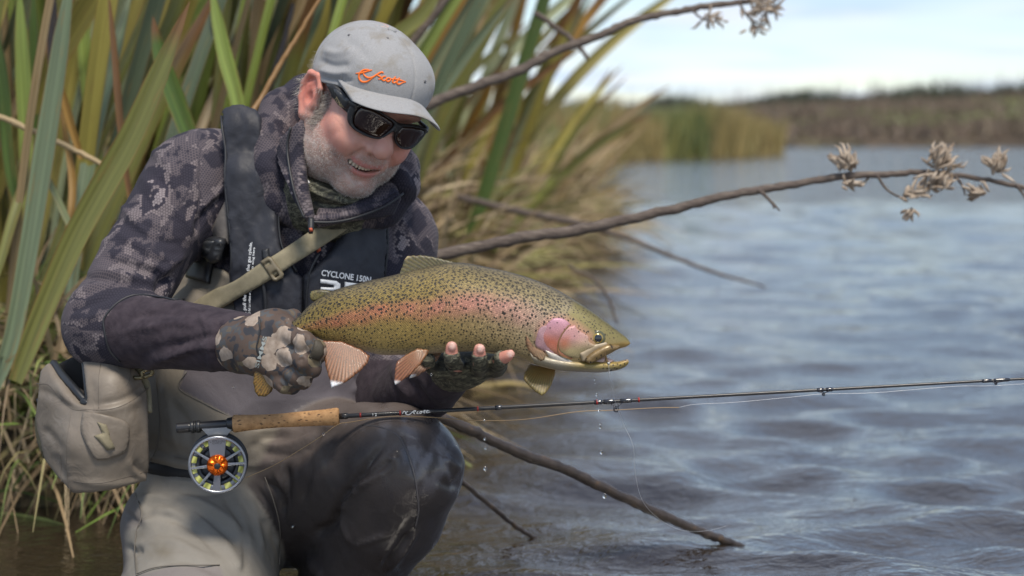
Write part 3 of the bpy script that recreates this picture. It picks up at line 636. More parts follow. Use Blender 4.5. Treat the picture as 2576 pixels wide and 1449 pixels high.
def rand_flax(f, n, cx, cy, spread, lmin, lmax, leanx, leansd, cols, w0=.05, curl=.25):
    for _ in range(n):
        b = np.array([cx+r.normal(0, spread), cy+r.normal(0, spread), .12]); L_ = r.uniform(lmin, lmax); ax_ = float(np.clip(r.normal(leanx, leansd), -.4, .34)); ay = r.normal(0, .18); d = np.array([ax_, ay, 1.]); d /= np.linalg.norm(d); sg = np.array([np.sign(ax_)*1., 0, -.55*abs(ax_)-.1])*r.uniform(.0, curl)
        pts = [b+d*L_*t+sg*L_*t**2.2 for t in (0, .25, .5, .75, 1)]
        leaf(f, pts, w0*r.uniform(.7, 1.25), np.array(GR[cols[r.integers(len(cols))]])*r.uniform(.65, 1.1), tipfrom=r.uniform(.7, .97), nseg=14, face=(r.normal(0, .5), -1, .1), fold=r.uniform(.2, .6))
for (x, y, n, lean, lab) in ((-1.35, 4.5, 38, .10, 'flax plant with dense tall leaves at the back of the clump by the bag'), (-.95, 5.0, 44, .16, 'flax plant with many leaning olive leaves behind the crouching man'), (-.72, 5.3, 30, .10, 'flax plant with grey green and amber leaves behind the cap')):
    rand_flax(flax((x, y, .15), lab), n, x, y, .16, 1.3, 2.0, lean, .17, ['grey', 'pale', 'olive', 'olive', 'lime', 'pale', 'gold', 'pale', 'tan', 'lime', 'gold'], .042)
rand_flax(flax((-1.15, 6.2, .15), 'flax plant with shadowy brown and olive leaves deep in the clump'), 34, -1.15, 6.2, .35, 1.4, 2.4, .12, .3, ['olive', 'dark', 'brown', 'brown', 'amber'], .07)
rand_flax(flax((-.45, 8.6, .15), 'flax plant with arching olive leaves spilling over the river behind the cap'), 52, -.55, 8.6, .24, 1.1, 1.9, .06, .20, ['olive', 'gold', 'amber', 'pale', 'olive', 'tan', 'lime'], .05, .45)
rand_flax(flax((-.1, 10.2, .15), 'low flax plant with yellow green leaves near the dry grass tip'), 34, -.22, 10.2, .2, .7, 1.25, .05, .22, ['olive', 'gold', 'lime', 'tan', 'olive'], .045, .5)
rand_flax(flax((.22, 12.8, .1), 'short flax plant with olive leaves at the water edge'), 26, .15, 12.8, .22, .5, .85, .05, .3, ['olive', 'gold', 'tan', 'tan'], .035, .6)
rand_flax(flax((-1.9, 5.6, .15), 'flax plant with dark crowded leaves at the edge of the clump'), 26, -1.9, 5.6, .3, 1.4, 2.3, .15, .25, ['olive', 'dark', 'grey', 'brown'], .07)
rand_flax(flax((-.85, 8.0, .15), 'flax plant with thin faded leaves between the cap and the dry grass'), 34, -.85, 8.0, .2, 1.2, 2.0, .08, .18, ['olive', 'tan', 'gold', 'brown', 'olive'], .045, .4)
rand_flax(flax((-1.15, 4.15, .12), 'flax plant with narrow lime and straw blades crowding the near leaves'), 30, -1.12, 4.15, .17, 1.0, 1.9, .12, .2, ['lime', 'pale', 'grey', 'tan', 'gold', 'olive'], .032, .2)
rand_flax(flax((-.70, 4.6, .12), 'flax plant with thin straw and green blades behind the upper arm'), 26, -.72, 4.6, .13, 1.0, 1.8, .14, .2, ['lime', 'pale', 'grey', 'tan', 'amber', 'olive'], .032, .2)
# ------------------------------------------------------------------ dead stalks and branches
m_stick = mat('grey_stick', rough=.85); g = G(m_stick); o_ = g.obj(); g.base(g.ramp(g.noise(g.mapp(o_, (1, 1, 6)), 40, 4, .65), [(.3, (.055, .040, .034)), (.55, (.115, .090, .075)), (.75, (.20, .165, .13))])); g.normal(g.bump(g.noise(o_, 90, 4), .6, .003))
m_wet = mat('wet_stick', rough=.45); g = G(m_wet); o_ = g.obj(); g.base(g.ramp(g.noise(o_, 40, 4, .65), [(.3, (.020, .014, .011)), (.6, (.045, .033, .026)), (.78, (.13, .075, .03))])); g.normal(g.bump(g.noise(o_, 110, 4), .6, .003))
m_seed = mat('dry_seed_husk', rough=.8); g = G(m_seed); g.base(g.ramp(g.noise(g.obj(), 60, 2), [(.3, (.20, .145, .10)), (.7, (.46, .38, .30))]))
def stick(name, pts, Y, dY, wd, m_, label, cat='branch', par=None, jit=.0016):
    C = smooth2([np.r_[P(x, y, Y+dY*i/(len(pts)-1))] for i, (x, y) in enumerate(pts)], 8); rr = np.interp(np.linspace(0, 1, len(C)), np.linspace(0, 1, len(wd)), [R_(w_/2, Y) for w_ in wd]); rr = rr*(1+r.normal(0, .05, len(rr))); C = C+r.normal(0, jit, C.shape)*np.array([.3, .5, .5])
    V, F = tube_geo(C, rr, 10); o = mesh_obj(name, V, F, m_, par)
    if par is None: tag(o, label, cat)
    return o
def husks(par, cx, cy, Y, n, sx, sy, L_, ang0=-90, sd=50):
    parts = []
    for _ in range(n*2):
        b = P(cx+r.normal(0, sx*.35), cy+r.normal(0, sy*.35), Y+r.normal(0, .012)); a = math.radians(r.normal(ang0, sd)); d = np.array([math.cos(a), r.normal(0, .4), -math.sin(a)]); d /= np.linalg.norm(d); l_ = L_*r.uniform(.5, 1.2); k = np.cross(d, [0, 1, 0])*r.normal(0, .25)
        parts.append(tube_geo([b, b+d*l_*.35+k*l_*.2, b+d*l_*.75+k*l_*.5, b+d*l_], [.0012, .0034, .0028, .0005], 5))
    v, f = join_geo(parts); return tag(mesh_obj('seed_husks', v, f, m_seed, par), kind='stuff')
b1 = stick('dead_branch', [(640, 520), (760, 430), (880, 352), (1000, 298), (1080, 262), (1200, 215), (1300, 180), (1400, 128), (1500, 92), (1600, 50), (1700, 30), (1800, 12), (1900, 0), (1960, -25)], 4.20, .15, [30, 30, 29, 28, 26, 24, 22, 20, 18, 16, 14], m_stick, 'grey dead flower stalk rising past the cap into the sky')
husks(b1, 1915, 25, 4.3, 30, 50, 36, .035, -40, 70); husks(b1, 1790, 48, 4.3, 8, 40, 12, .03, 20, 60); husks(b1, 1900, 70, 4.3, 5, 24, 14, .03, 60, 50)
for pts in ([(1740, 24), (1765, 46), (1800, 56)], [(1860, 8), (1880, 40), (1905, 70)]): stick('twig', pts, 4.3, 0, [7, 4], m_stick, '', par=b1, jit=0)
b2 = stick('dead_branch', [(640, 760), (760, 722), (880, 690), (1000, 662), (1110, 640), (1300, 601), (1500, 570), (1700, 524), (1850, 488), (2000, 464), (2120, 444), (2230, 438), (2330, 434), (2470, 450), (2600, 478)], 3.70, .05, [32, 32, 31, 30, 30, 30, 28, 25, 22, 20, 19, 17, 15, 13, 12], m_stick, 'long brown dead flower stalk with husk tufts reaching over the river')
for cx, cy, n, sx, sy, L_, a0 in ((2125, 418, 16, 26, 20, .030, -100), (2135, 465, 8, 24, 8, .022, -10), (2362, 412, 20, 34, 22, .034, -60), (2350, 465, 20, 36, 18, .032, -30), (2290, 490, 12, 34, 10, .028, -30), (2505, 425, 12, 22, 20, .032, -75), (2470, 483, 8, 26, 6, .026, 190), (2290, 525, 4, 10, 8, .02, 90)): husks(b2, cx, cy, 3.72, int(n*1.4), sx*1.15, sy*1.15, L_*1.1, a0, 34)
for pts in ([(1908, 478), (1935, 502), (1962, 530)], [(2205, 440), (2235, 480), (2285, 505)], [(2400, 440), (2420, 465), (2428, 490)], [(2555, 464), (2575, 490), (2590, 520)], [(1915, 480), (1945, 515), (1945, 525)]): stick('twig', pts, 3.72, 0, [9, 4], m_stick, '', par=b2, jit=0)
stick('dead_branch', [(900, 950), (1020, 1005), (1100, 1046), (1200, 1090), (1300, 1137), (1400, 1172), (1500, 1218), (1600, 1266), (1700, 1312), (1800, 1352), (1870, 1378), (1970, 1418)], 3.08, .44, [24, 26, 28, 27, 29, 28, 28, 27, 25, 22, 18], m_wet, 'thick dark wet branch slanting down into the river')
stick('dead_branch', [(1080, 1150), (1165, 1215), (1250, 1285), (1300, 1325), (1375, 1372)], 3.34, .27, [14, 14, 13, 13, 12], m_wet, 'short thin wet stick entering the river beside the knee')
stick('dead_branch', [(1150, 495), (1300, 530), (1450, 560), (1560, 592), (1680, 640), (1800, 685), (1925, 722)], 6.2, .0, [18, 20, 18, 13, 11, 9, 5], m_stick, 'pale thin dead stalk drooping over the water behind the long stalk')
stick('dead_branch', [(1430, 670), (1490, 700), (1530, 750), (1552, 815)], 5.2, 0, [8, 8, 7, 6], m_stick, 'thin curved dead stem bending down to the water behind the trout')
stick('dead_branch', [(1130, 985), (1210, 972), (1290, 966), (1345, 974)], 5.85, 0, [14, 16, 14, 8], mat('yellow_stalk', (.30, .23, .09), .7), 'yellow broken stalk floating on the river behind the trout', 'stalk')
stick('dead_branch', [(1345, 30), (1400, 70), (1450, 110), (1480, 150)], 4.8, 0, [14, 14, 12, 10], m_stick, 'grey stalk bent downwards among the flax leaves above the cap')
stick('dead_branch', [(1000, 160), (1050, 90), (1100, 30), (1150, -40)], 4.7, 0, [22, 22, 20, 18], m_stick, 'grey straight stalk leaning right just above the cap')
stick('dead_branch', [(620, 310), (655, 250), (700, 170), (755, 80), (820, -30)], 3.62, .1, [16, 15, 14, 12, 9], mat('brown_stalk', (.20, .105, .030), .5), 'glossy brown flax stalk leaning behind the shoulder strap of the vest', 'stalk')
stick('dead_branch', [(-20, 285), (60, 320), (140, 355), (240, 405), (300, 440)], 3.9, 0, [16, 15, 15, 13, 8], mat('straw_stalk', (.36, .27, .15), .7), 'straw coloured stalk lying across the upright flax leaves', 'stalk')
stick('dead_branch', [(560, 420), (640, 300), (700, 150), (740, 0), (760, -60)], 4.5, 0, [22, 20, 16, 14, 12], mat('dark_stalk', (.025, .022, .024), .5), 'nearly black flax stalk leaning between the pale leaves', 'stalk')
# ================================================================== the angler
person = empty('person', P(640, 1500, 3.0)*np.array([1, 1, 0])+np.array([0, 0, -.05]))
tag(person, 'man in grey cap and sunglasses crouching in the shallows and holding a trout', 'person')

# ---- frame of the head: turned to his left, bowed and tilted
_a, _b, _c = np.radians([-32.43, -20.9, 13.71])
_Ry = np.array([[np.cos(_a), -np.sin(_a), 0], [np.sin(_a), np.cos(_a), 0], [0, 0, 1]])
_Rx = np.array([[1, 0, 0], [0, np.cos(_b), -np.sin(_b)], [0, np.sin(_b), np.cos(_b)]])
_Rr = np.array([[np.cos(_c), 0, np.sin(_c)], [0, 1, 0], [-np.sin(_c), 0, np.cos(_c)]])
HR = _Rr@np.diag([1., -1, 1])@_Ry@_Rx
HC = P(901.2, 279.9, 3.0); HS = .975
def HW(l): return HC+(np.asarray(l, float)@HR.T)*HS          # head frame -> world
def HL(p): return ((np.asarray(p)-HC)@HR)/HS

# ---- head
def arc_z(x, z0, k): return z0+k*x*x
hs = Solid()
hs.add(ball((0, -.012, .055), (.078, .100, .088)))
hs.add(ball((0, .036, -.015), (.068, .072, .082)), .03)
for s in (-1, 1):
    hs.add(ball((s*.047, .030, -.055), (.031, .046, .043)), .025)      # jowl
    hs.add(ball((s*.043, .008, -.076), (.024, .038, .032)), .03)
    hs.add(cone((s*.056, .008, -.052), (s*.016, .076, -.088), .022, .017), .02)
    hs.add(ball((s*.046, .066, -.004), (.027, .026, .024)), .02)       # cheek bone
    hs.add(ball((s*.037, .080, -.022), (.025, .0235, .021)), .012)      # lifted smiling cheek
    hs.add(ball((s*.030, .080, .046), (.032, .018, .013)), .012)       # brow
    hs.cut(ball((s*.034, .107, .024), (.022, .020, .014)), .014)       # eye socket
hs.add(ball((0, .078, -.083), (.027, .026, .023)), .018)               # chin
hs.cut(cone((-.014, .115, -.068), (.014, .115, -.068), .0045, .0045), .012)
hs.add(ball((0, .088, -.043), (.034, .021, .024)), .014)               # muzzle
for s in (-1, 1):
    hs.cut(chain([(s*.0205, .111, -.016), (s*.034, .104, -.032), (s*.041, .095, -.054)], [.0030, .0040, .0022]), .007)  # smile fold
# nose
hs.add(chain([(0, .092, .036), (0, .103, .018), (.0, .114, .002), (0, .117, -.006)], [.0085, .0098, .0130, .0150], .006), .010)
for s in (-1, 1): hs.add(ball((s*.0155, .1045, -.0125), (.0095, .012, .0098)), .005)
hs.add(ball((0, .1190, -.0075), (.0150, .0135, .0138)), .006)
for s in (-1, 1): hs.cut(ball((s*.0080, .111, -.0225), (.0044, .0060, .0040)), .003)
# mouth: an open smile, upper teeth showing
def mcurve(zo, yo, wd, k=7.0, cx=-.0065, n=9):
    xs = np.linspace(-wd, wd, n); return [(cx+x, yo-9.*x*x, zo+k*x*x) for x in xs]
hs.add(chain(mcurve(-.0440, .1035, .024), [.0028]+[.0044]*7+[.0028]), .004)
hs.add(chain(mcurve(-.0600, .0995, .0190, 9), [.0035]+[.0054]*7+[.0035]), .004)
def mouth_cut(p):
    x = p[:, 0]+.0065; q = p.copy(); q[:, 2] = p[:, 2]-(8.5*x*x); q[:, 1] = p[:, 1]+9*x*x
    return ball((-.0065, .100, -.0522), (.0285, .024, .0048))(q)
hs.cut(mouth_cut, .0025)
# ears
for s in (-1, 1):
    e = lambda x, y, z: (s*x, y, z)
    hs.add(ball(e(.0825, -.011, .004), (.0078, .0215, .0355)), .006)
    hs.add(chain([e(.079, .008, .008), e(.084, .011, .026), e(.088, -.003, .041), e(.0925, -.022, .036), e(.0935, -.030, .014), e(.091, -.024, -.008), e(.084, -.008, -.027), e(.079, .004, -.024)],
                 [.0035, .0042, .0048, .005, .0048, .0048, .0075, .006], .004), .005)
    hs.add(chain([e(.086, -.006, .029), e(.0885, -.018, .016), e(.087, -.015, -.004), e(.083, -.004, -.014)], [.0035, .0042, .0042, .0035]), .0035)
    hs.cut(ball(e(.092, -.003, .002), (.0085, .0085, .012)), .003)
    hs.cut(chain([e(.095, .000, .030), e(.0985, -.019, .024), e(.0985, -.022, .004)], [.0035, .004, .0035]), .003)
    hs.add(ball(e(.079, .009, -.002), (.0045, .0045, .007)), .003)
head_w = hs.framed(HC, HR, HS)

# ---- skeleton of trunk and limbs
SH_R, EL_R, WR_R = P(500, 470, 3.10), P(268, 822, 2.93), P(625, 862, 2.78)
SH_L, EL_L, WR_L = P(985, 600, 3.16), P(985, 1010, 3.06), P(1120, 925, 2.84)
HIP = P(600, 1120, 3.16); NECK = HW((0, -.05, -.17))
KN_L, KN_R = P(1035, 1180, 2.88), P(470, 1530, 2.84)
tips = [P(1136, 873, 2.637), P(1206, 879, 2.637), P(1277, 895, 2.641)]
body = Solid()
body.join(head_w, 0)
body.add(cone(HW((0, -.012, -.045)), HW((0, -.035, -.13)), .068, .068), .03)
body.add(cone(HW((0, -.035, -.13)), NECK, .068, .066), .03)
body.add(cone(SH_R+[.02, 0, 0], SH_L-[.02, 0, 0], .06, .055), .05)
body.add(cone(P(790, 600, 3.16), HIP, .10, .11), .06)
body.add(chain([SH_R, EL_R, WR_R], [.048, .038, .026]), .02)
body.add(chain([SH_L, EL_L, WR_L], [.048, .038, .026]), .02)
body.add(ball(P(695, 872, 2.735), (.03, .016, .035)), .02)             # right palm (inside the glove)
PALM_L = P(1175, 930, 2.76)
body.add(cone(WR_L, PALM_L, .026, .022), .01)
fr = R_(17, 2.64)
FING = [[P(1150, 930, 2.735), P(1140, 914, 2.665), P(1136, 897, 2.640), tips[0]],
        [P(1205, 930, 2.735), P(1207, 916, 2.665), P(1206, 900, 2.640), tips[1]],
        [P(1245, 926, 2.735), P(1252, 914, 2.680), P(1260, 903, 2.650), tips[2]],
        [P(1100, 930, 2.75), P(1080, 915, 2.70), P(1075, 905, 2.69), P(1078, 897, 2.70)]]
for c in FING: body.add(chain(c, [.0115, fr*1.02, fr*1.03, fr*.86]), .003)
body.add(cone(P(1150, 935, 2.78), P(1090, 905, 2.80), .012, .010), .005)   # thumb behind the fish
body.add(chain([HIP, KN_L, P(850, 1500, 3.02)], [.075, .045, .045]), .03)
body.add(chain([HIP, KN_R, P(560, 1560, 3.25)], [.09, .062, .05]), .03)
for (tx, ty, Y) in ((1138, 871, 2.6285), (1209, 877, 2.6285), (1284, 891, 2.634)):            # finger nails, slightly raised
    body.add(ball(P(tx, ty, Y), (.0060, .0022, .0066)), .0008)

V, F = nets(body, (-.75, 2.6, -.05), (.05, 3.45, .98), .0031)
V = folds(V, vnormals(V, F), [([(924, 370), (904, 382), (886, 396), (874, 424)], 4.5, -2.6), ([(845, 335), (875, 355), (900, 368)], 16, 2.4), ([(880, 404), (874, 420), (878, 440)], 4, -1.6), ([(985, 385), (975, 405), (960, 430)], 4, -1.8), ([(885, 452), (905, 458), (925, 452)], 5, -1.8), ([(812, 400), (830, 440), (862, 470)], 8, -1.4), ([(838, 280), (862, 300), (880, 322)], 3, -.8), ([(835, 292), (855, 312), (868, 332)], 3, -.7)])
l = HL(V); px = PX(V)
nz1 = snoise(l, 60, 3); nz2_ = snoise(l, 230, 4)
skin = np.array([.55, .335, .265])*np.ones((len(V), 3))
def mixc(m, c, a):
    global skin
    m = np.clip(m, 0, 1)[:, None]*a; skin = skin*(1-m)+np.array(c)*m
blob = lambda c, r: np.exp(-(((l-np.array(c))/np.array(r))**2).sum(1))
mixc(blob((-.05, .06, -.015), (.03, .04, .028))+blob((.04, .07, -.015), (.03, .04, .025)), (.60, .18, .135), .9)   # flushed cheeks
mixc(blob((0, .118, -.010), (.018, .02, .018)), (.62, .26, .21), .7)
mixc(blob((-.09, -.01, .012), (.02, .04, .045)), (.62, .17, .12), .85)
mixc(blob((0, .085, .06), (.06, .03, .02)), (.55, .28, .22), .6)
sk2 = (np.clip(nz1*.6+.5+nz2_*.35, 0, 1)*.42)[:, None]; skin = skin*(1-sk2)+np.array([.52, .20, .15])*sk2
# stubble zone: jaw, chin, upper lip; bare cheeks above
zc = -.030+.35*np.clip(.085-l[:, 1], -.02, .2)*1.0-.012*np.clip(1-np.abs(l[:, 0])/.03, 0, 1)
beard = np.clip((zc-l[:, 2])/.018, 0, 1)*np.clip((l[:, 1]+.005)/.02, 0, 1)*np.clip((l[:, 2]+.125)/.02, 0, 1)
must = np.exp(-(((l[:, 0]+.004)/.032)**4))*np.exp(-((l[:, 2]+.033)/.009)**2)*(l[:, 1] > .08)
lipm = np.zeros(len(V))
for cz, hw, kk, rr in ((-.0432, .026, 7, .0042), (-.0607, .0205, 9, .0054)):
    x = l[:, 0]+.0065; lipm = np.maximum(lipm, np.exp(-(((l[:, 2]-cz-kk*x*x)/rr)**4))*(np.abs(x) < hw)*(l[:, 1] > .083))
bare = np.exp(-(((l[:, 0]+.006)/.020)**4))*np.exp(-((l[:, 2]+.062)/.012)**4)
beard = np.clip(np.maximum(beard*(1-.7*bare), must), 0, 1)*((l**2).sum(1) < .03)
mixc(beard, (.38, .28, .245), .5)
mixc(beard*np.clip(nz2_*1.3, 0, 1), (.55, .47, .43), .6)
mixc(beard*np.clip(-nz2_*1.2, 0, 1)*.7, (.24, .17, .15), .6)
mixc(lipm, (.46, .15, .13), .8)
inm = (np.abs(l[:, 0]+.0065) < .03) & (mouth_cut(l) < .0012) & (l[:, 1] < .1005-9*(l[:, 0]+.0065)**2)
mixc(inm.astype(float), (.10, .02, .02), .95)
# sideburn and neck hair, fingertips
sideb = np.exp(-(((l[:, 1]-.024)/.012)**4))*np.exp(-(((l[:, 2]-.000)/.034)**4))*(l[:, 0] < -.05)
mixc(sideb, (.30, .25, .23), .7)
hairz = np.clip((-.022-l[:, 1])/.012, 0, 1)*np.clip((l[:, 2]+.04)/.02, 0, 1)*((l**2).sum(1) < .03)
mixc(hairz, (.30, .27, .24), .85)
hand = (V[:, 1] < 2.72) & (px[:, 0] > 1080)
mixc(hand.astype(float), (.56, .24, .18), .9)
for (tx, ty, dx, dy) in ((1138, 870, 9.5, 10), (1209, 876, 9.5, 10), (1284, 890, 8.5, 8)):
    mixc((np.exp(-(((px[:, 0]-tx)/dx)**4)-(((px[:, 1]-ty)/dy)**4)))*hand, (.66, .46, .40), .9)
m_skin = mat('skin', rough=.42, spec=.45, sss=.22); g = G(m_skin); g.base(g.attr('col')); o_ = g.obj()
g.normal(g.bump(g.math('ADD', g.noise(o_, 1100, 2), g.math('MULTIPLY', g.noise(o_, 380, 3), .9)), .5, .0009)); g.rough(g.ramp(g.noise(o_, 220, 2), [(.3, .36), (.7, .56)]))
body_o = mesh_obj('body', V, F, m_skin, person, attrs={'col': ('COL', skin)})
bodyV, bodyN, bodyBeard, bodySide, bodyHair = V, vnormals(V, F), beard, sideb, hairz

# ---- stubble, sideburn and back hair: short fine hairs
m_hair = mat('grey_hair', rough=.5); g = G(m_hair); g.base(g.attr('col'))
def hairs(name, weight, n, lmin, lmax, dirl, wd, cols, jit=.45):
    pr = weight/weight.sum(); ix = rng.choice(len(bodyV), n, p=pr); b = bodyV[ix]+rng.normal(0, .0009, (n, 3)); nn = bodyN[ix]
    d = nn*.75+(np.asarray(dirl)@HR.T)*.65+rng.normal(0, jit, (n, 3))*.5; d /= np.linalg.norm(d, axis=1)[:, None]
    L_ = rng.uniform(lmin, lmax, n)[:, None]; sd_ = np.cross(d, rng.normal(size=(n, 3))); sd_ /= np.linalg.norm(sd_, axis=1)[:, None]
    s2 = np.cross(d, sd_)
    vs = np.stack([b+sd_*wd-nn*.0005, b-sd_*wd*.5+s2*wd*.8-nn*.0005, b-sd_*wd*.5-s2*wd*.8-nn*.0005, b+d*L_], 1).reshape(-1, 3)
    k = np.arange(n)*4; Fh = np.concatenate([np.stack([k, k+1, k+3], 1), np.stack([k+1, k+2, k+3], 1), np.stack([k+2, k, k+3], 1)])
    c = np.asarray(cols)[rng.integers(0, len(cols), n)]*rng.uniform(.75, 1.2, (n, 1))
    return tag(mesh_obj(name, vs, Fh, m_hair, body_o, False, {'col': ('COL', np.repeat(c, 4, 0))}), kind='stuff')
hairs('beard_stubble', bodyBeard**1.5+1e-9, 24000, .0012, .0030, (0, .1, -1), .00018, [(.58, .53, .49), (.48, .41, .37), (.24, .18, .15), (.68, .65, .61)])
hairs('sideburn', bodySide**2*(bodyV[:, 0] < 0)+1e-9, 900, .006, .012, (0, -.4, -1), .0003, [(.30, .25, .22), (.48, .43, .38), (.18, .14, .12)], .3)
hairs('back_hair', bodyHair*(HL(bodyV)[:, 2] > -.06)*(HL(bodyV)[:, 2] < .05)+1e-9, 2600, .012, .022, (0, -.7, -1), .0003, [(.45, .41, .36), (.6, .56, .5), (.28, .25, .21)], .35)

# ---- teeth
m_tooth = mat('tooth', (.72, .63, .50), .3)
tt = empty  # keep name free
for i in range(9):
    x = -.0065+(i-4)*.0056; k = x+.0065
    wv = .0023 if abs(i-4) > 0 else .0026
    def tf(p, x=x, k=k, wv=wv): return rbox((x, .0962-9*k*k, -.0512+8*k*k), (wv, .003, .0044), .0016)(p)
    v, f = nets(in_frame(tf, HC, HR, HS), HW((x, .0962-9*k*k, -.05+8*k*k))-.009, HW((x, .0962-9*k*k, -.05+8*k*k))+.009, .0011)
    mesh_obj('tooth', v, f, m_tooth, body_o)
# ---- jacket
jk = Solid()
jk.add(cone(P(555, 462, 3.13), P(975, 612, 3.18), .086, .074))
CH_M = np.array([[.94, 0, .34], [0, 1, 0], [-.34, 0, .94]])
jk.add(ball(P(775, 655, 3.16), (.165, .125, .20), CH_M), .05)
jk.add(cone(P(770, 660, 3.16), P(640, 930, 3.15), .145, .15), .05)
jk.add(cone(P(474, 455, 3.10), P(272, 812, 2.94), .070, .064), .05)
jk.add(cone(P(268, 822, 2.94), P(612, 862, 2.785), .061, .0425), .025)
jk.add(cone(SH_L, EL_L, .066, .058), .04)
jk.add(chain([EL_L, P(1075, 972, 2.93), P(1132, 930, 2.845)], [.058, .050, .036]), .03)
jk.cut(cone(P(1132, 930, 2.845), P(1190, 893, 2.76), .029, .029), .004)
jk.cut(cone(P(612, 862, 2.785), P(700, 866, 2.72), .036, .036), .004)
V, F = nets(jk, (-.82, 2.65, .1), (.02, 3.4, .80), .0046)
Nn = vnormals(V, F)
z2 = lambda pts: [(134+.3704*x, 322+.3704*y) for x, y in pts]
FO = [(z2([(430, 510), (600, 620), (850, 690)]), 9, 4), (z2([(400, 600), (640, 740), (900, 800)]), 9, -5), (z2([(400, 700), (700, 860), (860, 920)]), 10, 5),
      (z2([(330, 880), (560, 940), (720, 1000), (700, 1090)]), 9, -8), (z2([(300, 960), (540, 1010), (700, 1060)]), 9, 6), (z2([(180, 1010), (380, 1030), (640, 1090)]), 8, -6),
      (z2([(600, 330), (760, 500), (900, 640), (960, 780)]), 11, 5), (z2([(660, 300), (830, 460), (960, 620)]), 9, -5), (z2([(980, 170), (1000, 330), (990, 560), (930, 800)]), 4, -3.0),
      (z2([(1180, 400), (1080, 480), (1000, 560)]), 8, 6), (z2([(1150, 450), (1040, 560), (960, 720)]), 8, -6), (z2([(900, 860), (800, 920), (720, 1010)]), 9, 7), (z2([(820, 1000), (760, 1050), (700, 1130)]), 10, -10),
      (z2([(230, 870), (300, 800), (420, 740)]), 10, 4), (z2([(120, 1150), (260, 1080), (420, 1060)]), 9, 5), (z2([(100, 1250), (300, 1180), (430, 1130)]), 9, -4),
      (z2([(1060, 1290), (1080, 1370), (1060, 1500), (1080, 1680)]), 7, 4), (z2([(1190, 1280), (1180, 1400), (1180, 1500), (1180, 1690)]), 4, -3), (z2([(1140, 1280), (1130, 1400), (1120, 1500), (1130, 1690)]), 5, -3),
      (z2([(640, 1230), (840, 1290), (940, 1300)]), 10, 3), (z2([(600, 1650), (760, 1560), (980, 1480)]), 12, 4), (z2([(560, 1560), (760, 1480), (900, 1450)]), 10, -3),
      (z2([(640, 130), (760, 230), (820, 330)]), 12, 4), (z2([(850, 120), (900, 260), (880, 400)]), 12, -3),
      ([(1060, 960), (1100, 1000), (1120, 1010)], 9, 4), ([(1020, 950), (1060, 990), (1090, 1030)], 9, -5), ([(985, 900), (1000, 960), (1040, 1010)], 8, 4),
      ([(1005, 545), (1030, 590), (1040, 640)], 9, 4), ([(985, 560), (990, 600), (1000, 650)], 7, -4),
      ([(700, 420), (715, 500), (745, 580), (770, 640)], 8, 5), ([(730, 440), (745, 520), (780, 600)], 8, -5), ([(750, 600), (765, 650), (770, 690)], 6, 4)]
FO += [(z2([(560, 400), (700, 560), (860, 720)]), 6, -3), (z2([(480, 560), (600, 680), (760, 800)]), 6, 3), (z2([(500, 860), (640, 930), (800, 960)]), 7, 4), (z2([(150, 1320), (300, 1270), (360, 1260)]), 7, 3), (z2([(700, 1200), (860, 1210), (1000, 1260)]), 7, 3), (z2([(420, 1400), (600, 1360), (760, 1370)]), 9, 3), ([(330, 800), (400, 790), (470, 800)], 7, -4), ([(350, 830), (430, 815), (500, 822)], 7, 4), ([(420, 880), (500, 850), (570, 845)], 8, -5), ([(400, 905), (480, 880), (560, 870)], 7, 5), ([(540, 800), (560, 840), (555, 900)], 5, -4), ([(500, 790), (520, 830), (510, 880)], 6, 4)]
V = folds(V, Nn, FO)
V = V+Nn*(snoise(V, 55, 11)*.0012)[:, None]
px = PX(V)
patch = [(337, 960), (303, 908), (277, 880), (264, 830), (264, 800), (297, 763), (342, 744), (408, 750), (449, 756), (540, 740), (680, 770), (680, 980)]
def near(a, b):
    a = np.asarray(a); ba = b-a; t = np.clip(((V-a)@ba)/(ba@ba), 0, 1); q = V-a-t[:, None]*ba; return np.linalg.norm(q, axis=1), t*np.linalg.norm(ba), q
d1, t1, q1 = near(SH_R, EL_R); d2, t2, q2 = near(EL_R, WR_R); d3, t3, q3 = near(SH_L, EL_L); d4, t4, q4 = near(EL_L, WR_L)
plain = softpoly(px, np.array(patch, float), 1.5)*(d2 < .085)
plain = np.maximum(plain, ((d4 < .075) & (d4 < d3+.01) & (px[:, 1] > 905)).astype(float))
tex = np.stack([V[:, 0]+V[:, 1]*.3, V[:, 2]+V[:, 1]*.9, V[:, 1]*0], 1)
def sleeve_tex(m, a, b, t, q, rad):
    ax = (b-a)/np.linalg.norm(b-a); u = np.cross(ax, [0, 1, 0]); u /= np.linalg.norm(u); v = np.cross(ax, u)
    an = np.arctan2(q@u, -(q@v)); tex[m, 0] = (an*rad)[m]; tex[m, 1] = ((V-a)@ax)[m]
sleeve_tex((d1 < .12) & (d1 < d2) & (px[:, 0] < 500), SH_R, EL_R, t1, q1, .072)
sleeve_tex((d2 < .1) & (d2 <= d1) & (px[:, 0] < 640), EL_R, WR_R, t2, q2, .06)
jacket = mesh_obj('jacket', V, F, m_jacket, person, attrs={'plain': ('F', plain), 'tex': ('VEC', tex)})
strokes_on('seam', [patch[1:10]], jk, .0016, m_trim, jacket, off=.0015)

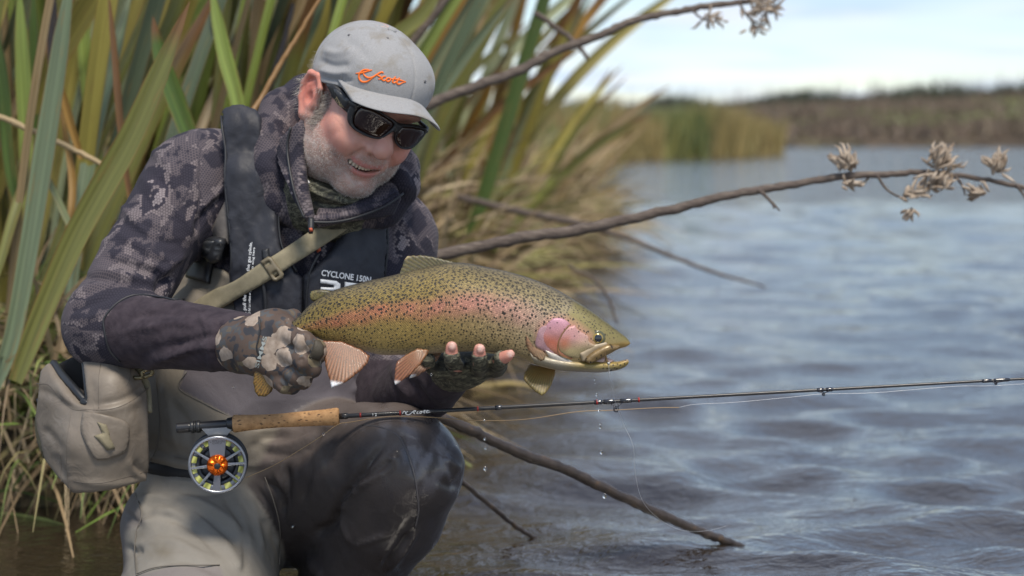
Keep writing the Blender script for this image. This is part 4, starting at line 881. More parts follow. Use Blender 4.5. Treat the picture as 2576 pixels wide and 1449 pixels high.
# ---- hood and collar
hd = Solid()
hd.add(chain([P(690, 430, 3.02), P(680, 350, 3.06), P(715, 285, 3.10), P(775, 255, 3.15), P(860, 300, 3.20), P(960, 370, 3.16), P(1005, 420, 3.09), P(1012, 455, 3.03)],
             [.026, .034, .036, .040, .05, .044, .028, .020], .02))
hd.add(chain([P(690, 420, 3.03), P(715, 500, 3.03), P(770, 560, 3.02)], [.032, .035, .02], .02), .02)
hd.add(chain([P(1010, 470, 3.06), P(960, 520, 3.06), P(850, 560, 3.03)], [.030, .03, .02], .02), .02)
hd.cut(ball(HW((.0, -.01, .03)), (.089, .108, .1), HR), .01)
V, F = nets(hd, (-.45, 2.9, .52), (-.1, 3.32, .86), .0042); Nn = vnormals(V, F)
V = folds(V, Nn, [([(690, 300), (720, 330), (735, 380)], 8, -5), ([(670, 330), (700, 350), (730, 350)], 7, 4), ([(680, 400), (710, 420), (735, 430)], 6, -5), ([(1000, 400), (1030, 420), (1045, 470)], 7, -5),
                  ([(700, 250), (740, 240), (770, 215)], 8, -4), ([(690, 470), (720, 480), (745, 475)], 5, -5), ([(1015, 380), (1040, 400), (1048, 440)], 6, 4)])
V = V+Nn*(snoise(V, 80, 12)*.001)[:, None]
tex = np.stack([V[:, 0]+V[:, 1]*.4, V[:, 2]+V[:, 1]*.8, V[:, 1]*0], 1)
hood = mesh_obj('hood', V, F, m_jacket, jacket, attrs={'plain': ('F', np.zeros(len(V))), 'tex': ('VEC', tex)})
def ctex(q): return {'plain': ('F', np.zeros(len(q))), 'tex': ('VEC', np.c_[q*.00062, np.zeros(len(q))])}
colL = [(712, 345), (735, 322), (761, 302), (771, 328), (766, 365), (763, 400), (766, 440), (774, 490), (786, 545), (776, 560), (752, 520), (728, 470), (706, 420), (700, 375)]
shL = sheet([(761, 302, 2.965), (712, 345, 2.99), (766, 400, 2.95), (730, 470, 2.955), (786, 545, 2.93), (700, 375, 3.0)])
shell('collar', colL, shL, 0, .005, m_jacket, jacket, 6, .004, 8, attrf=ctex, backoff=-.006)
shR = sheet([(780, 548, 2.93), (880, 536, 2.93), (960, 510, 2.96), (1006, 488, 2.99), (1000, 540, 3.03), (900, 570, 2.98), (960, 450, 3.0)])
colR = [(778, 548), (840, 546), (900, 532), (960, 510), (1003, 485), (1008, 500), (990, 540), (950, 548), (880, 556), (800, 572)]
shell('collar', colR, shR, 0, .003, m_jacket, jacket, 6, .0, 6, attrf=ctex, backoff=-.006)
colI = [(796, 545), (800, 505), (870, 512), (930, 480), (985, 440), (1004, 486), (960, 509), (900, 531), (840, 545)]
shell('collar', colI, sheet([(796, 545, 2.945), (900, 531, 2.945), (1004, 486, 3.0), (860, 515, 3.0), (985, 440, 3.05)]), 0, .004, m_jacket, jacket, 6, .003, 8, attrf=ctex)
zipl = [(744, 322), (737, 360), (739, 410), (748, 465), (762, 510), (778, 548)]
zipr = [(782, 549), (840, 547), (900, 533), (960, 511), (1004, 486)]
strokes_on('zipper', [zipl], shL, .0021, m_trim, jacket, off=.011)
strokes_on('zipper', [zipr], shR, .0021, m_trim, jacket, off=.009)
zp = shell('zipper_pull', [(776, 548), (790, 548), (790, 570), (786, 586), (776, 586), (774, 570)], sheet([(780, 548, 2.925), (790, 586, 2.915), (776, 586, 2.915)]), 0, .004, m_trim, jacket, 4, 0, 5)
m_red = mat('orange_cord', (.45, .09, .04), .6)
shell('cord_end', [(777, 574), (785, 573), (787, 581), (779, 583)], sheet([(780, 575, 2.912), (787, 581, 2.911), (779, 583, 2.911)]), 0, .003, m_red, jacket, 3, 0, 3)

# ---- neck gaiter and white shirt edge
gt = Solid()
gt.add(chain([HW((.002, .012, -.112)), HW((.006, .0, -.150)), P(850, 545, 3.08)], [.076, .074, .062], .02))
gt.cut(lambda p: (lambda q: (-.116+.10*q[:, 1])-q[:, 2])(HL(p)), .004)
V, F = nets(gt, (-.42, 2.86, .50), (-.12, 3.2, .74), .004); Nn = vnormals(V, F)
V = folds(V, Nn, [([(765, 470), (830, 498), (900, 510), (960, 490)], 6, 4), ([(770, 500), (840, 520), (920, 520)], 6, -4), ([(775, 450), (800, 480), (860, 500)], 5, -4), ([(780, 520), (850, 538), (900, 530)], 6, 4)])
mesh_obj('neck_gaiter', V, F, m_gaiter, person)
m_shirt = mat('white_shirt', (.55, .55, .56), .8)
strokes_on('shirt_edge', [[(762, 428), (764, 440), (770, 452), (780, 462)]], gt, .003, m_shirt, person, off=.004)

# ---- inflatable vest over the jacket
vf = Solid(); vf.ops = list(jk.ops[:3])
vM = np.array([[.985, 0, .17], [0, 1, 0], [-.17, 0, .985]])
for c_, h_ in ((P(618, 372, 3.085), (.039, .026, .085)), (P(628, 440, 3.065), (.041, .026, .085)), (P(645, 550, 3.04), (.043, .024, .08))): vf.add(rbox(c_, h_, .018, vM), .035)
vf.add(ball(P(760, 690, 3.10), (.11, .10, .12)), .04)
vest = empty('life_vest', (0, 0, 0)); vest.parent = person; vest.location = -np.array(person.location)
def vdisp(q):
    return snoise(q*np.array([.022, .008]), 3.2, 21)*.0026+snoise(q*.03, 5, 22)*.0009
vl = [(567, 300), (572, 278), (590, 266), (612, 266), (648, 284), (660, 310), (664, 345), (678, 400), (692, 450), (698, 520), (702, 580), (712, 628), (745, 682), (762, 700), (760, 800), (600, 815), (592, 740), (584, 660), (578, 560), (572, 430)]
shell('vest_panel', vl, vf, .001, .011, m_vest, vest, 7, .002, 8, dispf=vdisp)
vr = [(762, 694), (800, 664), (830, 632), (850, 600), (866, 560), (892, 545), (930, 541), (958, 537), (966, 570), (968, 620), (960, 684), (958, 760), (940, 830), (800, 850), (762, 800)]
shell('vest_panel', vr, vf, .001, .008, m_vest, vest, 8, .004, 12, dispf=vdisp)
strokes_on('piping', [[(573, 300), (579, 430), (585, 560), (590, 650), (597, 740)]], vf, .0022, m_trim, vest, off=.013)
strokes_on('piping', [[(692, 452), (698, 520), (703, 580), (714, 628), (748, 684)]], vf, .0020, m_trim, vest, off=.010)
strokes_on('piping', [[(958, 540), (966, 570), (967, 620), (958, 700)]], vf, .0020, m_trim, vest, off=.008)
strokes_on('zipper', [[(668, 690), (676, 740), (676, 800)]], vf, .003, m_trim, vest, off=.0185)
strokes_on('zipper', [[(800, 640), (780, 680), (772, 720), (768, 780)]], vf, .002, m_trim, vest, off=.012)
zp = shell('zipper_pull', [(667, 630), (683, 627), (686, 654), (677, 660), (668, 652)], vf, .015, .006, m_trim, vest, 4, 0, 5)
shell('cord_end', [(793, 622), (803, 620), (806, 632), (797, 637)], vf, .006, .006, m_red, vest, 3, 0, 4)
strokes_on('cord', [[(800, 606), (797, 622)]], vf, .0025, m_trim, vest, off=.008)
text_on('lettering', 'CYCLONE 150N', vf, (803, 691), (914, 707), 13, m_white, vest, off=.0185, bold=.022)
def bars(name, polys):
    for q in polys: shell(name, q, vf, .0172, .0012, m_white, vest, 5, 0, 2)
bars('lettering', [[(802, 700), (838, 704), (846, 710), (846, 722), (838, 727), (802, 725), (803, 719), (832, 720), (833, 713), (802, 709)],
                   [(800, 728), (812, 728), (846, 732), (848, 742), (836, 742), (832, 736), (812, 735), (811, 742), (799, 742)],
                   [(858, 706), (908, 713), (908, 720), (870, 716), (869, 722), (900, 725), (899, 732), (868, 730), (867, 742), (855, 742)],
                   [(916, 714), (950, 718), (956, 726), (952, 740), (914, 740)]])
text_on('lettering', 'via the gas cylinde.', vf, (641, 694), (647, 612), 7.5, m_white, vest, off=.0215, bold=.012)
text_on('lettering', 'pt to sing here', vf, (650, 690), (654, 626), 5.0, m_white, vest, off=.0215, bold=.012)
text_on('lettering', 'ate, pull the to', vf, (632, 800), (637, 724), 7.5, m_white, vest, off=.0215, bold=.012)
text_on('lettering', 'e PFD fail to inflate or y', vf, (642, 800), (647, 726), 5.0, m_white, vest, off=.0215, bold=.012)

# ---- shoulder strap of the bag, wader braces and buckle
st = shell('shoulder_strap', ribbon_poly([(505, 806), (560, 762), (640, 706), (720, 655), (800, 604), (870, 556), (905, 530)], [44, 44, 43, 42, 42, 40, 38]), vf, .022, .003, m_webbing, person, 7, 0, 3)
m_brass = mat('tan_plastic', (.15, .125, .08), .45)
shell('slider', [(668, 660), (684, 648), (692, 650), (720, 688), (718, 697), (704, 704), (696, 702)], vf, .025, .004, m_brass, st, 4, 0, 4,
      holes=[np.array([(678, 664), (686, 660), (690, 665), (682, 670)], float), np.array([(694, 686), (703, 681), (710, 690), (702, 696)], float)])
shell('wader_brace', [(572, 505), (545, 560), (530, 600), (545, 612), (578, 614), (580, 520)], vf, .004, .003, cloth('brace_grey', (.13, .115, .105), (.19, .17, .155)), person, 7, 0, 4)
bk = shell('buckle', [(511, 590), (523, 583), (574, 600), (577, 610), (566, 652), (557, 657), (503, 642), (499, 630)], vf, .010, .012, m_plastic, person, 5, 0, 6)
shell('buckle_face', [(520, 595), (566, 608), (557, 640), (512, 628)], vf, .021, .004, mat('buckle_plastic', (.045, .047, .05), .4), bk, 5, 0, 5)
shell('buckle_strap', [(497, 634), (552, 650), (538, 716), (486, 703)], vf, .012, .004, m_trim, bk, 6, 0, 4)
# ---- waders
wd_ = Solid()
wd_.add(ball(P(640, 980, 3.13), (.20, .17, .19)))
wd_.add(ball(P(600, 1100, 3.09), (.165, .15, .095)), .05)
wd_.add(cone(P(700, 880, 3.16), P(820, 740, 3.16), .165, .12), .05)
wd_.add(cone(P(880, 960, 3.12), P(700, 960, 3.10), .075, .12), .04)
bulk = Solid(); bulk.ops = list(wd_.ops)
legL = Solid(); legL.add(cone(P(740, 1250, 3.10), P(1015, 1182, 2.87), .112, .078)); legL.add(cone(P(690, 1195, 3.09), P(985, 1160, 2.89), .115, .085), .03); legL.add(chain([P(1030, 1190, 2.87), P(990, 1290, 2.90), P(840, 1500, 3.02)], [.076, .074, .066], .02), .03)
legL.add(ball(P(1085, 1180, 2.84), (.034, .034, .045)), .03); legL.add(ball(P(1146, 1168, 2.83), (.009, .010, .014)), .02)
legR = Solid(); legR.add(cone(P(545, 1300, 3.12), P(480, 1560, 2.86), .116, .118)); legR.add(ball(P(500, 1300, 3.0), (.118, .10, .07)), .05)
wa = Solid(); wa.ops = list(bulk.ops); wa.join(legL, .012); wa.join(legR, .010)
V, F = nets(wa, (-.75, 2.68, -.06), (.0, 3.4, .55), .0046); Nn = vnormals(V, F)
z6 = lambda pts: [(603.7+.3287*x, 972.7+.3287*y) for x, y in pts]
z5 = lambda pts: [(67.1+.4213*x, 838.6+.4213*y) for x, y in pts]
FO = [(z6([(1190, 500), (1150, 600), (1000, 700), (840, 800)]), 9, 7), (z6([(1170, 560), (1080, 640), (900, 720)]), 10, -7), (z6([(840, 820), (900, 700), (1000, 560), (1100, 430)]), 9, -8), (z6([(760, 960), (800, 860), (900, 780)]), 9, 8),
      (z6([(690, 1050), (780, 860), (850, 780)]), 10, -12), (z6([(740, 960), (790, 1080), (860, 1210)]), 7, 6), (z6([(860, 1220), (1000, 1180), (1140, 1130)]), 6, 4), (z6([(560, 1130), (680, 1080), (760, 980)]), 12, -12),
      (z6([(520, 1300), (560, 1400), (640, 1449)]), 9, 6), (z6([(1080, 1400), (1200, 1250), (1300, 1110)]), 8, -6), (z6([(1130, 1420), (1260, 1260), (1360, 1080)]), 7, 5), (z6([(1350, 660), (1360, 800), (1365, 950), (1340, 1080)]), 3, 1.6),
      (z6([(1100, 320), (1220, 400), (1290, 520), (1340, 660)]), 3, 1.6), (z6([(360, 600), (350, 800), (330, 1000)]), 8, -8), (z6([(420, 560), (430, 760), (400, 960)]), 9, 4), (z6([(560, 520), (520, 700), (480, 900)]), 10, -4),
      (z6([(1560, 540), (1640, 600), (1690, 640)]), 8, 5), (z6([(1500, 700), (1600, 760), (1690, 740)]), 10, -5), (z6([(700, 380), (560, 560), (430, 720)]), 10, 4), (z6([(640, 330), (520, 480), (400, 600)]), 9, -5),
      (z5([(860, 980), (1050, 1080), (1200, 1180), (1300, 1290)]), 14, -7), (z5([(900, 960), (1100, 1040), (1260, 1150), (1340, 1260)]), 12, 6), (z5([(680, 1160), (780, 1090), (900, 1050)]), 12, 5), (z5([(700, 1060), (800, 1000), (900, 1000)]), 12, -5),
      (z5([(1160, 1240), (1230, 1330), (1280, 1420)]), 12, 5), (z5([(1330, 960), (1380, 1060), (1433, 1120)]), 9, 6), (z5([(580, 1060), (640, 1120), (690, 1140)]), 9, -7), (z5([(590, 1270), (650, 1300), (690, 1280)]), 9, -6),
      (z5([(730, 620), (860, 680), (1000, 740)]), 10, -4), (z5([(720, 730), (900, 770), (1000, 800)]), 10, 6), (z5([(720, 690), (850, 720), (960, 770)]), 10, -5), (z5([(1320, 700), (1420, 640), (1560, 610)]), 10, -5), (z5([(1320, 620), (1450, 570), (1650, 580)]), 12, 5),
      ([(660, 1210), (700, 1240), (712, 1300)], 8, -6), ([(690, 1190), (712, 1230), (722, 1300)], 7, 5), ([(780, 1060), (830, 1075), (880, 1060)], 8, 4), ([(880, 935), (900, 960), (940, 970)], 8, -5), ([(880, 985), (910, 975), (950, 985)], 8, 4)]
FO += [([(330, 1260), (400, 1250), (480, 1280), (560, 1350)], 9, 5), ([(340, 1300), (420, 1300), (500, 1340), (560, 1400)], 10, -5), ([(330, 1380), (420, 1360), (520, 1400)], 10, 5), ([(560, 1240), (600, 1300), (620, 1380), (610, 1449)], 9, -5), ([(600, 1230), (645, 1300), (660, 1400)], 8, 5), ([(640, 1220), (680, 1290), (695, 1380)], 7, -5),
       ([(420, 1210), (500, 1215), (580, 1205)], 8, 5), ([(440, 1235), (520, 1240), (600, 1225)], 8, -4), ([(380, 1420), (470, 1410), (560, 1449)], 9, -4), ([(430, 1010), (470, 1060), (480, 1120)], 9, -4), ([(410, 960), (430, 1040), (440, 1130)], 9, 4), ([(640, 1110), (720, 1120), (800, 1090)], 8, 5), ([(650, 1140), (730, 1145), (780, 1120)], 8, -5), ([(500, 1150), (620, 1170), (700, 1160)], 8, 4)]
V = folds(V, Nn, FO); V = V+Nn*(snoise(V, 45, 31)*.0022)[:, None]
px = PX(V); eb, eL, eR = bulk(V), legL(V), legR(V)
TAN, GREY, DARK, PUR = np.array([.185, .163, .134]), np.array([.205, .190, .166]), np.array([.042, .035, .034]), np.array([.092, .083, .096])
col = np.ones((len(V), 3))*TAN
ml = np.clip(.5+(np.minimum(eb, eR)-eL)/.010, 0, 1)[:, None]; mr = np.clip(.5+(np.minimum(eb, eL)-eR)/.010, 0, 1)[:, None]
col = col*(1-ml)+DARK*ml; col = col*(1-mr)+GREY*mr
pan = softpoly(px, np.array([(466, 925), (450, 978), (590, 1052), (700, 1075), (850, 1045), (935, 1010), (920, 920), (640, 880)], float), 2)[:, None]*(1-ml)*(1-mr); col = col*(1-pan)+PUR*pan
p2 = softpoly(px, np.array([(590, 1052), (700, 1075), (850, 1045), (860, 1000), (760, 1005), (640, 1010)], float), 4)[:, None]*(1-ml)*(1-mr); col = col*(1-p2*.6)+PUR*.6*p2*.6
# worn, muddy and wet marks, plus a sheen painted on the knee
mud = softpoly(px, np.array(z5([(650, 1200), (760, 1200), (900, 1300), (880, 1350), (740, 1330), (650, 1260)]), float), 14)*np.clip(.5+snoise(px, .06, 33), 0, 1)*mr[:, 0]
col = col*(1-mud[:, None]*.5)+np.array([.12, .10, .065])*mud[:, None]*.5
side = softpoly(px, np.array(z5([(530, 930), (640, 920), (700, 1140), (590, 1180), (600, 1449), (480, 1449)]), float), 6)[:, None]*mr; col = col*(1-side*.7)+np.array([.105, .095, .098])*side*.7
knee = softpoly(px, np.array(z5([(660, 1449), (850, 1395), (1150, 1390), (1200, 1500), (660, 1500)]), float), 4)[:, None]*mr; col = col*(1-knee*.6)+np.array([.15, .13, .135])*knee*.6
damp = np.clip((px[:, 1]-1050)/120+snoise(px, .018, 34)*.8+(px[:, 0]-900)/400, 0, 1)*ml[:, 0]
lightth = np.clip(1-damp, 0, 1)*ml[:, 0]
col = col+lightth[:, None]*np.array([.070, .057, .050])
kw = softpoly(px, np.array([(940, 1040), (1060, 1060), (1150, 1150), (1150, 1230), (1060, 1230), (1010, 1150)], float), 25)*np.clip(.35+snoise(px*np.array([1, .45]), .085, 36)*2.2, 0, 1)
wet = kw+np.clip(ml[:, 0]*(np.clip((px[:, 0]-880)/160, 0, 1)*.30+.08+np.clip(snoise(px*np.array([1, .5]), .05, 35)*1.8-.5, 0, 1)*.7), 0, 1)
wet = np.clip(wet, 0, 1); col = col+kw[:, None]*ml*np.array([.055, .053, .060])  # knee patches lightened in the colour to mimic glossy wet highlights
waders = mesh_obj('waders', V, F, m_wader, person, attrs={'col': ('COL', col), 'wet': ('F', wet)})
m_thread = mat('seam_tape', (.09, .08, .08), .3)
strokes_on('seam', [z6([(940, 300), (1060, 310), (1180, 360), (1250, 430), (1300, 560), (1340, 700), (1360, 850), (1365, 950), (1340, 1080)])], wa, .0014, m_thread, waders, off=.0012)
bib = softpoly
shell('chest_bib', [(400, 738), (440, 690), (470, 658), (500, 660), (560, 678), (590, 700), (600, 800), (560, 800), (400, 770)], vf, .003, .003, cloth('bib_tan', (.15, .13, .105), (.21, .185, .15)), waders, 7, 0, 5)
m_strip = mat('black_strip', (.012, .012, .013), .7)
strokes_on('dark_strip', [[(360, 1170), (420, 1186), (500, 1192), (560, 1196)]], wa, .013, m_strip, waders, off=-.008)  # black strip filling the dark gap between belly and thigh
m_rivet = mat('rivet', (.4, .4, .38), .35, .8)
strokes_on('stud', [[(736, 1322), (739, 1325)]], wa, .0032, m_rivet, waders, off=.001)

m_seam2 = mat('wader_seam', (.115, .102, .086), .5)
strokes_on('seam', [[(470, 935), (452, 978), (520, 1018), (592, 1053), (660, 1070)]], wa, .0009, m_seam2, waders, off=.0016)
strokes_on('seam', [[(392, 945), (402, 1040), (398, 1120), (376, 1165)]], wa, .0009, m_seam2, waders, off=.0016)
strokes_on('seam', [[(440, 1148), (520, 1165), (610, 1172), (690, 1160)]], wa, .0009, m_seam2, waders, off=.0016)
strokes_on('seam', [z5([(640, 930), (690, 1080), (660, 1180), (650, 1300), (660, 1449)])], wa, .0009, m_seam2, waders, off=.0016)
strokes_on('seam', [[(668, 1200), (690, 1260), (705, 1330), (700, 1420)]], wa, .0009, m_seam2, waders, off=.0016)
strokes_on('seam', [z5([(660, 1440), (760, 1405), (900, 1390), (1150, 1388)])], wa, .0009, m_seam2, waders, off=.0016)
# ---- cap
def capform(p):
    d = ball((0, -.005, .055), (.0895, .112, .089))(p); d = smin(d, ball((0, .047, .088), (.070, .052, .046))(p), .03); return d
def capcut(p): return p[:, 2]-(.033+.36*p[:, 1])
def capin(p): return capform(p)+.0035
capS = Solid(); capS.add(lambda p: capform(p), 0); capS.cut(capcut, .002); 
capW = capS.framed(HC, HR, HS)
capH = Solid(); capH.ops = list(capS.ops); capH.cut(capin, .001)
V, F = nets(capS.framed(HC, HR, HS), HC-.17, HC+.19, .0026); Nn = vnormals(V, F)
l = HL(V); az = np.degrees(np.arctan2(l[:, 0], l[:, 1]+.01)); el = np.hypot(l[:, 0], l[:, 1]+.01)
sm = np.zeros(len(V))
for a0 in (8, 68, 128, -172, -112, -52):
    da = np.abs((az-a0+180) % 360-180)*np.pi/180*el; sm += np.exp(-(da/.0016)**2)
V = V-Nn*(sm*.0019*(capin(l) > .002))[:, None]
V = folds(V, Nn, [([(800, 150), (840, 165), (880, 160)], 9, -4), ([(800, 175), (845, 185), (885, 180)], 7, 3.5), ([(810, 125), (850, 135), (890, 120)], 9, 3.5), ([(805, 195), (850, 203), (890, 203)], 5, -3), ([(860, 95), (900, 120), (930, 150)], 12, -2), ([(1000, 110), (1040, 160), (1060, 220)], 14, -1.5)])
m_cap = mat('grey_melange', rough=.85, spec=.2); g = G(m_cap); o_ = g.obj()
c = g.ramp(g.noise(g.mapp(o_, (1, 1, 2.5)), 700, 3, .8), [(.3, (.19, .19, .195)), (.7, (.38, .38, .385))])
c = g.mix(g.ramp(g.noise(o_, 24, 3, .6), [(.52, 0.0), (.68, .55)]), c, (.19, .160, .115)); g.base(c); g.normal(g.bump(g.noise(o_, 1100, 2), .35, .0008)); g.b.inputs['Sheen Weight'].default_value = .15
cap = mesh_obj('cap', V, F, m_cap, person)
nx, nt_ = 61, 22; top = []; bot = []
for i in range(nx):
    x = -.080+.1685*i/(nx-1)
    yb = -.005+.111*math.sqrt(max(0, 1-(x/.0905)**2)); yo = .045+.116*max(0, 1-(abs(x)/.0905)**3.4)**.5; yo = max(yo, yb+.003)
    for j in range(nt_):
        t = j/(nt_-1); tt_ = t; y = (yb-.006)+(yo-yb+.006)*tt_
        z = .0785-(4.9 if x > 0 else 3.1)*x*x-.02*(y-yb)+.0012*math.sin(x*50)-.0025*(abs(x) > .07)*0
        th = .0022*math.sqrt(max(.02, 1-max(0, (t-.9)/.1)**2))
        st_ = .00025*math.sin(t*46)
        top.append(HW((x, y, z+th+st_))); bot.append(HW((x, y, z-th)))
idx = lambda i, j: i*nt_+j; n_ = nx*nt_; Fb = []
for i in range(nx-1):
    for j in range(nt_-1):
        a, b, c_, d = idx(i, j), idx(i+1, j), idx(i+1, j+1), idx(i, j+1); Fb.append((a, d, c_, b)); Fb.append((a+n_, b+n_, c_+n_, d+n_))
for i in range(nx-1): Fb.append((idx(i, nt_-1), idx(i, nt_-1)+n_, idx(i+1, nt_-1)+n_, idx(i+1, nt_-1))); Fb.append((idx(i, 0), idx(i+1, 0), idx(i+1, 0)+n_, idx(i, 0)+n_))
for j in range(nt_-1):
    Fb.append((idx(0, j), idx(0, j)+n_, idx(0, j+1)+n_, idx(0, j+1))); Fb.append((idx(nx-1, j), idx(nx-1, j+1), idx(nx-1, j+1)+n_, idx(nx-1, j)+n_))
brim = mesh_obj('brim', np.array(top+bot), Fb, m_cap, cap, fix=True)
v, f = nets(in_frame(ball((0, -.006, .1435), (.008, .008, .0042)), HC, HR, HS), HW((0, -.006, .1435))-.014, HW((0, -.006, .1435))+.014, .0016); mesh_obj('button', v, f, m_cap, cap)
m_orange = mat('orange_thread', (.85, .17, .015), .55)
z1 = lambda pts: [(670.8+x/3, 40.25+y/3)+((w_[0],) if w_ else ()) for x, y, *w_ in pts]
strokes_on('embroidery', [z1([(672, 434, .6), (715, 430, 1.3), (760, 418, 1.0), (795, 408, .8)]), z1([(775, 406, .8), (735, 407, 1.1), (705, 430, 1.3), (697, 465, 1.3), (718, 494, 1.3), (752, 496, 1.2), (785, 478, 1), (815, 450, .9)]),
           z1([(732, 418, .7), (735, 445, 1), (765, 466, 1.2), (800, 462, 1.2), (835, 440, 1.1), (868, 424, 1.2), (880, 432, 1)]), z1([(868, 424, 1), (845, 432, 1), (838, 448, 1), (858, 458, 1.2), (862, 474, 1), (842, 478, .7)]),
           z1([(900, 456, .8), (880, 458, 1.1), (870, 476, 1.2), (885, 488, 1), (905, 476, .7)]), z1([(920, 466, 1), (905, 476, 1.1), (907, 492, 1.1), (925, 492, 1.1), (935, 476, 1), (920, 466, 1)]),
           z1([(972, 458, .8), (955, 480, 1.1), (950, 498, 1.1), (965, 504, 1), (980, 492, .7)]), z1([(1003, 466, .8), (988, 488, 1.1), (982, 506, 1.1), (998, 516, 1), (1020, 506, .8), (1050, 498, .5)]), z1([(940, 474, .7), (980, 478, 1), (1020, 488, 1), (1050, 497, .5)])],
           capW, .0012, m_orange, cap, off=.0003)
m_eye = mat('eyelet', (.10, .10, .105), .6)
for q in ((878, 88), (975, 96), (1069, 205)): strokes_on('eyelet', [[(q[0]-2, q[1]), (q[0]+2, q[1])]], capW, .0022, m_eye, cap, off=-.0008)

# ---- sunglasses
gf = in_frame(ball((.008, .012, .0), (.102, .106, .25)), HC, HR, HS)
m_frame = mat('matte_black', (.018, .019, .022), .42); m_lens = mat('brown_lens', (.022, .008, .005), .05, spec=.7)  # lens base tinted reddish in place of a brown-orange reflection
outl = [(875, 281), (875, 305), (891, 325), (923, 343), (952, 349), (967, 344), (987, 331), (994, 336), (994, 354), (1002, 369), (1019, 375), (1037, 371), (1056, 353), (1071, 333), (1072, 324), (1053, 316), (1009, 312), (990, 301), (948, 277), (903, 259), (884, 262)]
lensL = smooth2([(911, 271), (898, 285), (893, 309), (908, 325), (942, 341), (960, 338), (985, 313), (967, 295), (938, 278), (911, 271)], 4)[:-1]
lensR = smooth2([(1012, 320), (999, 338), (1001, 358), (1017, 369), (1040, 363), (1059, 340), (1063, 328), (1038, 321), (1012, 320)], 4)[:-1]
lensL = lensL.mean(0)+(lensL-lensL.mean(0))*1.10; lensR = lensR.mean(0)+(lensR-lensR.mean(0))*1.08
glasses = shell('sunglasses', smooth2(outl+[outl[0]], 4)[:-1], gf, 0, .0045, m_frame, person, 4, 0, 4, holes=[lensL, lensR])
for q in (lensL, lensR): shell('lens', np.array(q), gf, .0002, .0018, m_lens, glasses, 5, .001, 10)
Yc = (HW((-.062, .066, .02))[1], HW((-.084, .0, .04))[1])
tsh0 = sheet([(880, 275, Yc[0]-.004), (868, 285, Yc[0]-.002), (828, 212, Yc[1]-.012), (836, 216, Yc[1]-.012)])
thd = Solid(); thd.ops = list(head_w.ops); thd.add(in_frame(ball((0, -.005, .055), (.088, .110, .088)), HC, HR, HS), .01)
tsh = on(thd)
tmp = shell('temple', [(826, 211), (846, 212), (868, 228), (890, 250), (905, 262), (900, 275), (882, 292), (872, 280), (856, 264), (840, 240), (831, 221)], tsh, .003, .005, m_frame, glasses, 4, 0, 4)
shell('temple_inlay', [(848, 222), (856, 224), (890, 252), (888, 260), (878, 272), (868, 268), (852, 240)], tsh, .007, .003, mat('temple_gloss', (.03, .032, .036), .3), glasses, 4, 0, 4)
text_on('lettering', 'TONIC', tsh, (852, 245), (870, 270), 8, m_gold, glasses, off=.0108)
shell('temple', [(1050, 303), (1056, 302), (1078, 320), (1074, 330), (1066, 327), (1058, 316)], sheet([(1052, 304, HW((.09, .0, .03))[1]-.03), (1076, 325, HW((.09, .06, .03))[1]-.005), (1066, 327, HW((.09, .06, .03))[1]-.005)]), 0, .003, m_frame, glasses, 3, 0, 3)
# ---- gloves
gv = Solid()
gv.add(chain([P(612, 868, 2.775), P(655, 868, 2.74)], [.0415, .042], .01))
gv.add(rbox(P(690, 868, 2.722), (.036, .020, .042), .018, CH_M), .025)
gv.add(cone(P(715, 830, 2.705), P(700, 925, 2.705), .020, .019), .015)
r1 = R_(25, 2.69)
gv.add(chain([P(722, 838, 2.695), P(765, 858, 2.664), P(796, 880, 2.668), P(800, 893, 2.70)], [r1*.95, r1, r1*.98, r1*.9], .004), .006)
gv.add(chain([P(722, 885, 2.69), P(762, 908, 2.664), P(785, 926, 2.674), P(788, 930, 2.71)], [r1, r1*.98, r1*.92, r1*.85], .004), .005)
gv.add(chain([P(712, 925, 2.70), P(745, 946, 2.676), P(762, 957, 2.69), P(762, 955, 2.72)], [r1, r1*.95, r1*.88, r1*.8], .004), .005)
gv.add(chain([P(690, 950, 2.71), P(716, 968, 2.69), P(735, 972, 2.70), P(735, 968, 2.73)], [r1*.95, r1*.86, r1*.78, r1*.7], .004), .005)
gv.add(chain([P(660, 835, 2.735), P(700, 806, 2.735), P(738, 797, 2.75), P(752, 802, 2.765)], [r1*1.2, r1*1.0, r1*.75, r1*.62], .006), .015)
V, F = nets(gv, (-.46, 2.60, .30), (-.24, 2.85, .56), .0030); Nn = vnormals(V, F)
zg = lambda pts: [(590.3+.18515*x, 751.3+.18515*y) for x, y in pts]
V = folds(V, Nn, [(zg([(690, 270), (740, 360), (755, 400)]), 4, -3.5), (zg([(820, 430), (800, 600), (770, 700)]), 4, -2.5), (zg([(990, 480), (970, 600), (940, 760)]), 3.5, -2.5), (zg([(1090, 530), (1060, 660), (1010, 760)]), 3, -1.8), (zg([(320, 250), (335, 380), (310, 560), (290, 660)]), 3.5, -2),
                  (zg([(920, 790), (920, 880), (910, 960)]), 4, -3), (zg([(740, 950), (745, 1060), (720, 1130)]), 4, -2), (zg([(950, 640), (1000, 760), (1060, 800)]), 4, -3), (zg([(600, 1150), (640, 1200), (690, 1240)]), 3.5, -2.5), (zg([(860, 960), (900, 930), (930, 900)]), 4, 2), (zg([(840, 860), (900, 820), (940, 800)]), 4, -2)])
gloveR = mesh_obj('glove', V, F, m_glove, person)
m_grey = mat('grey_print', (.30, .33, .32), .6)
text_on('lettering', 'SIMMS', gv, zg([(330, 940)])[0], zg([(450, 520)])[0], 10.5, m_grey, gloveR, off=.0016, bold=.01)
strokes_on('cuff_seam', [zg([(330, 250), (345, 400), (320, 560), (300, 660), (330, 770)])], gv, .0011, m_trim, gloveR, off=.0006)
m_lea = cloth('glove_palm', (.040, .034, .026), (.070, .060, .045), .55, 1)
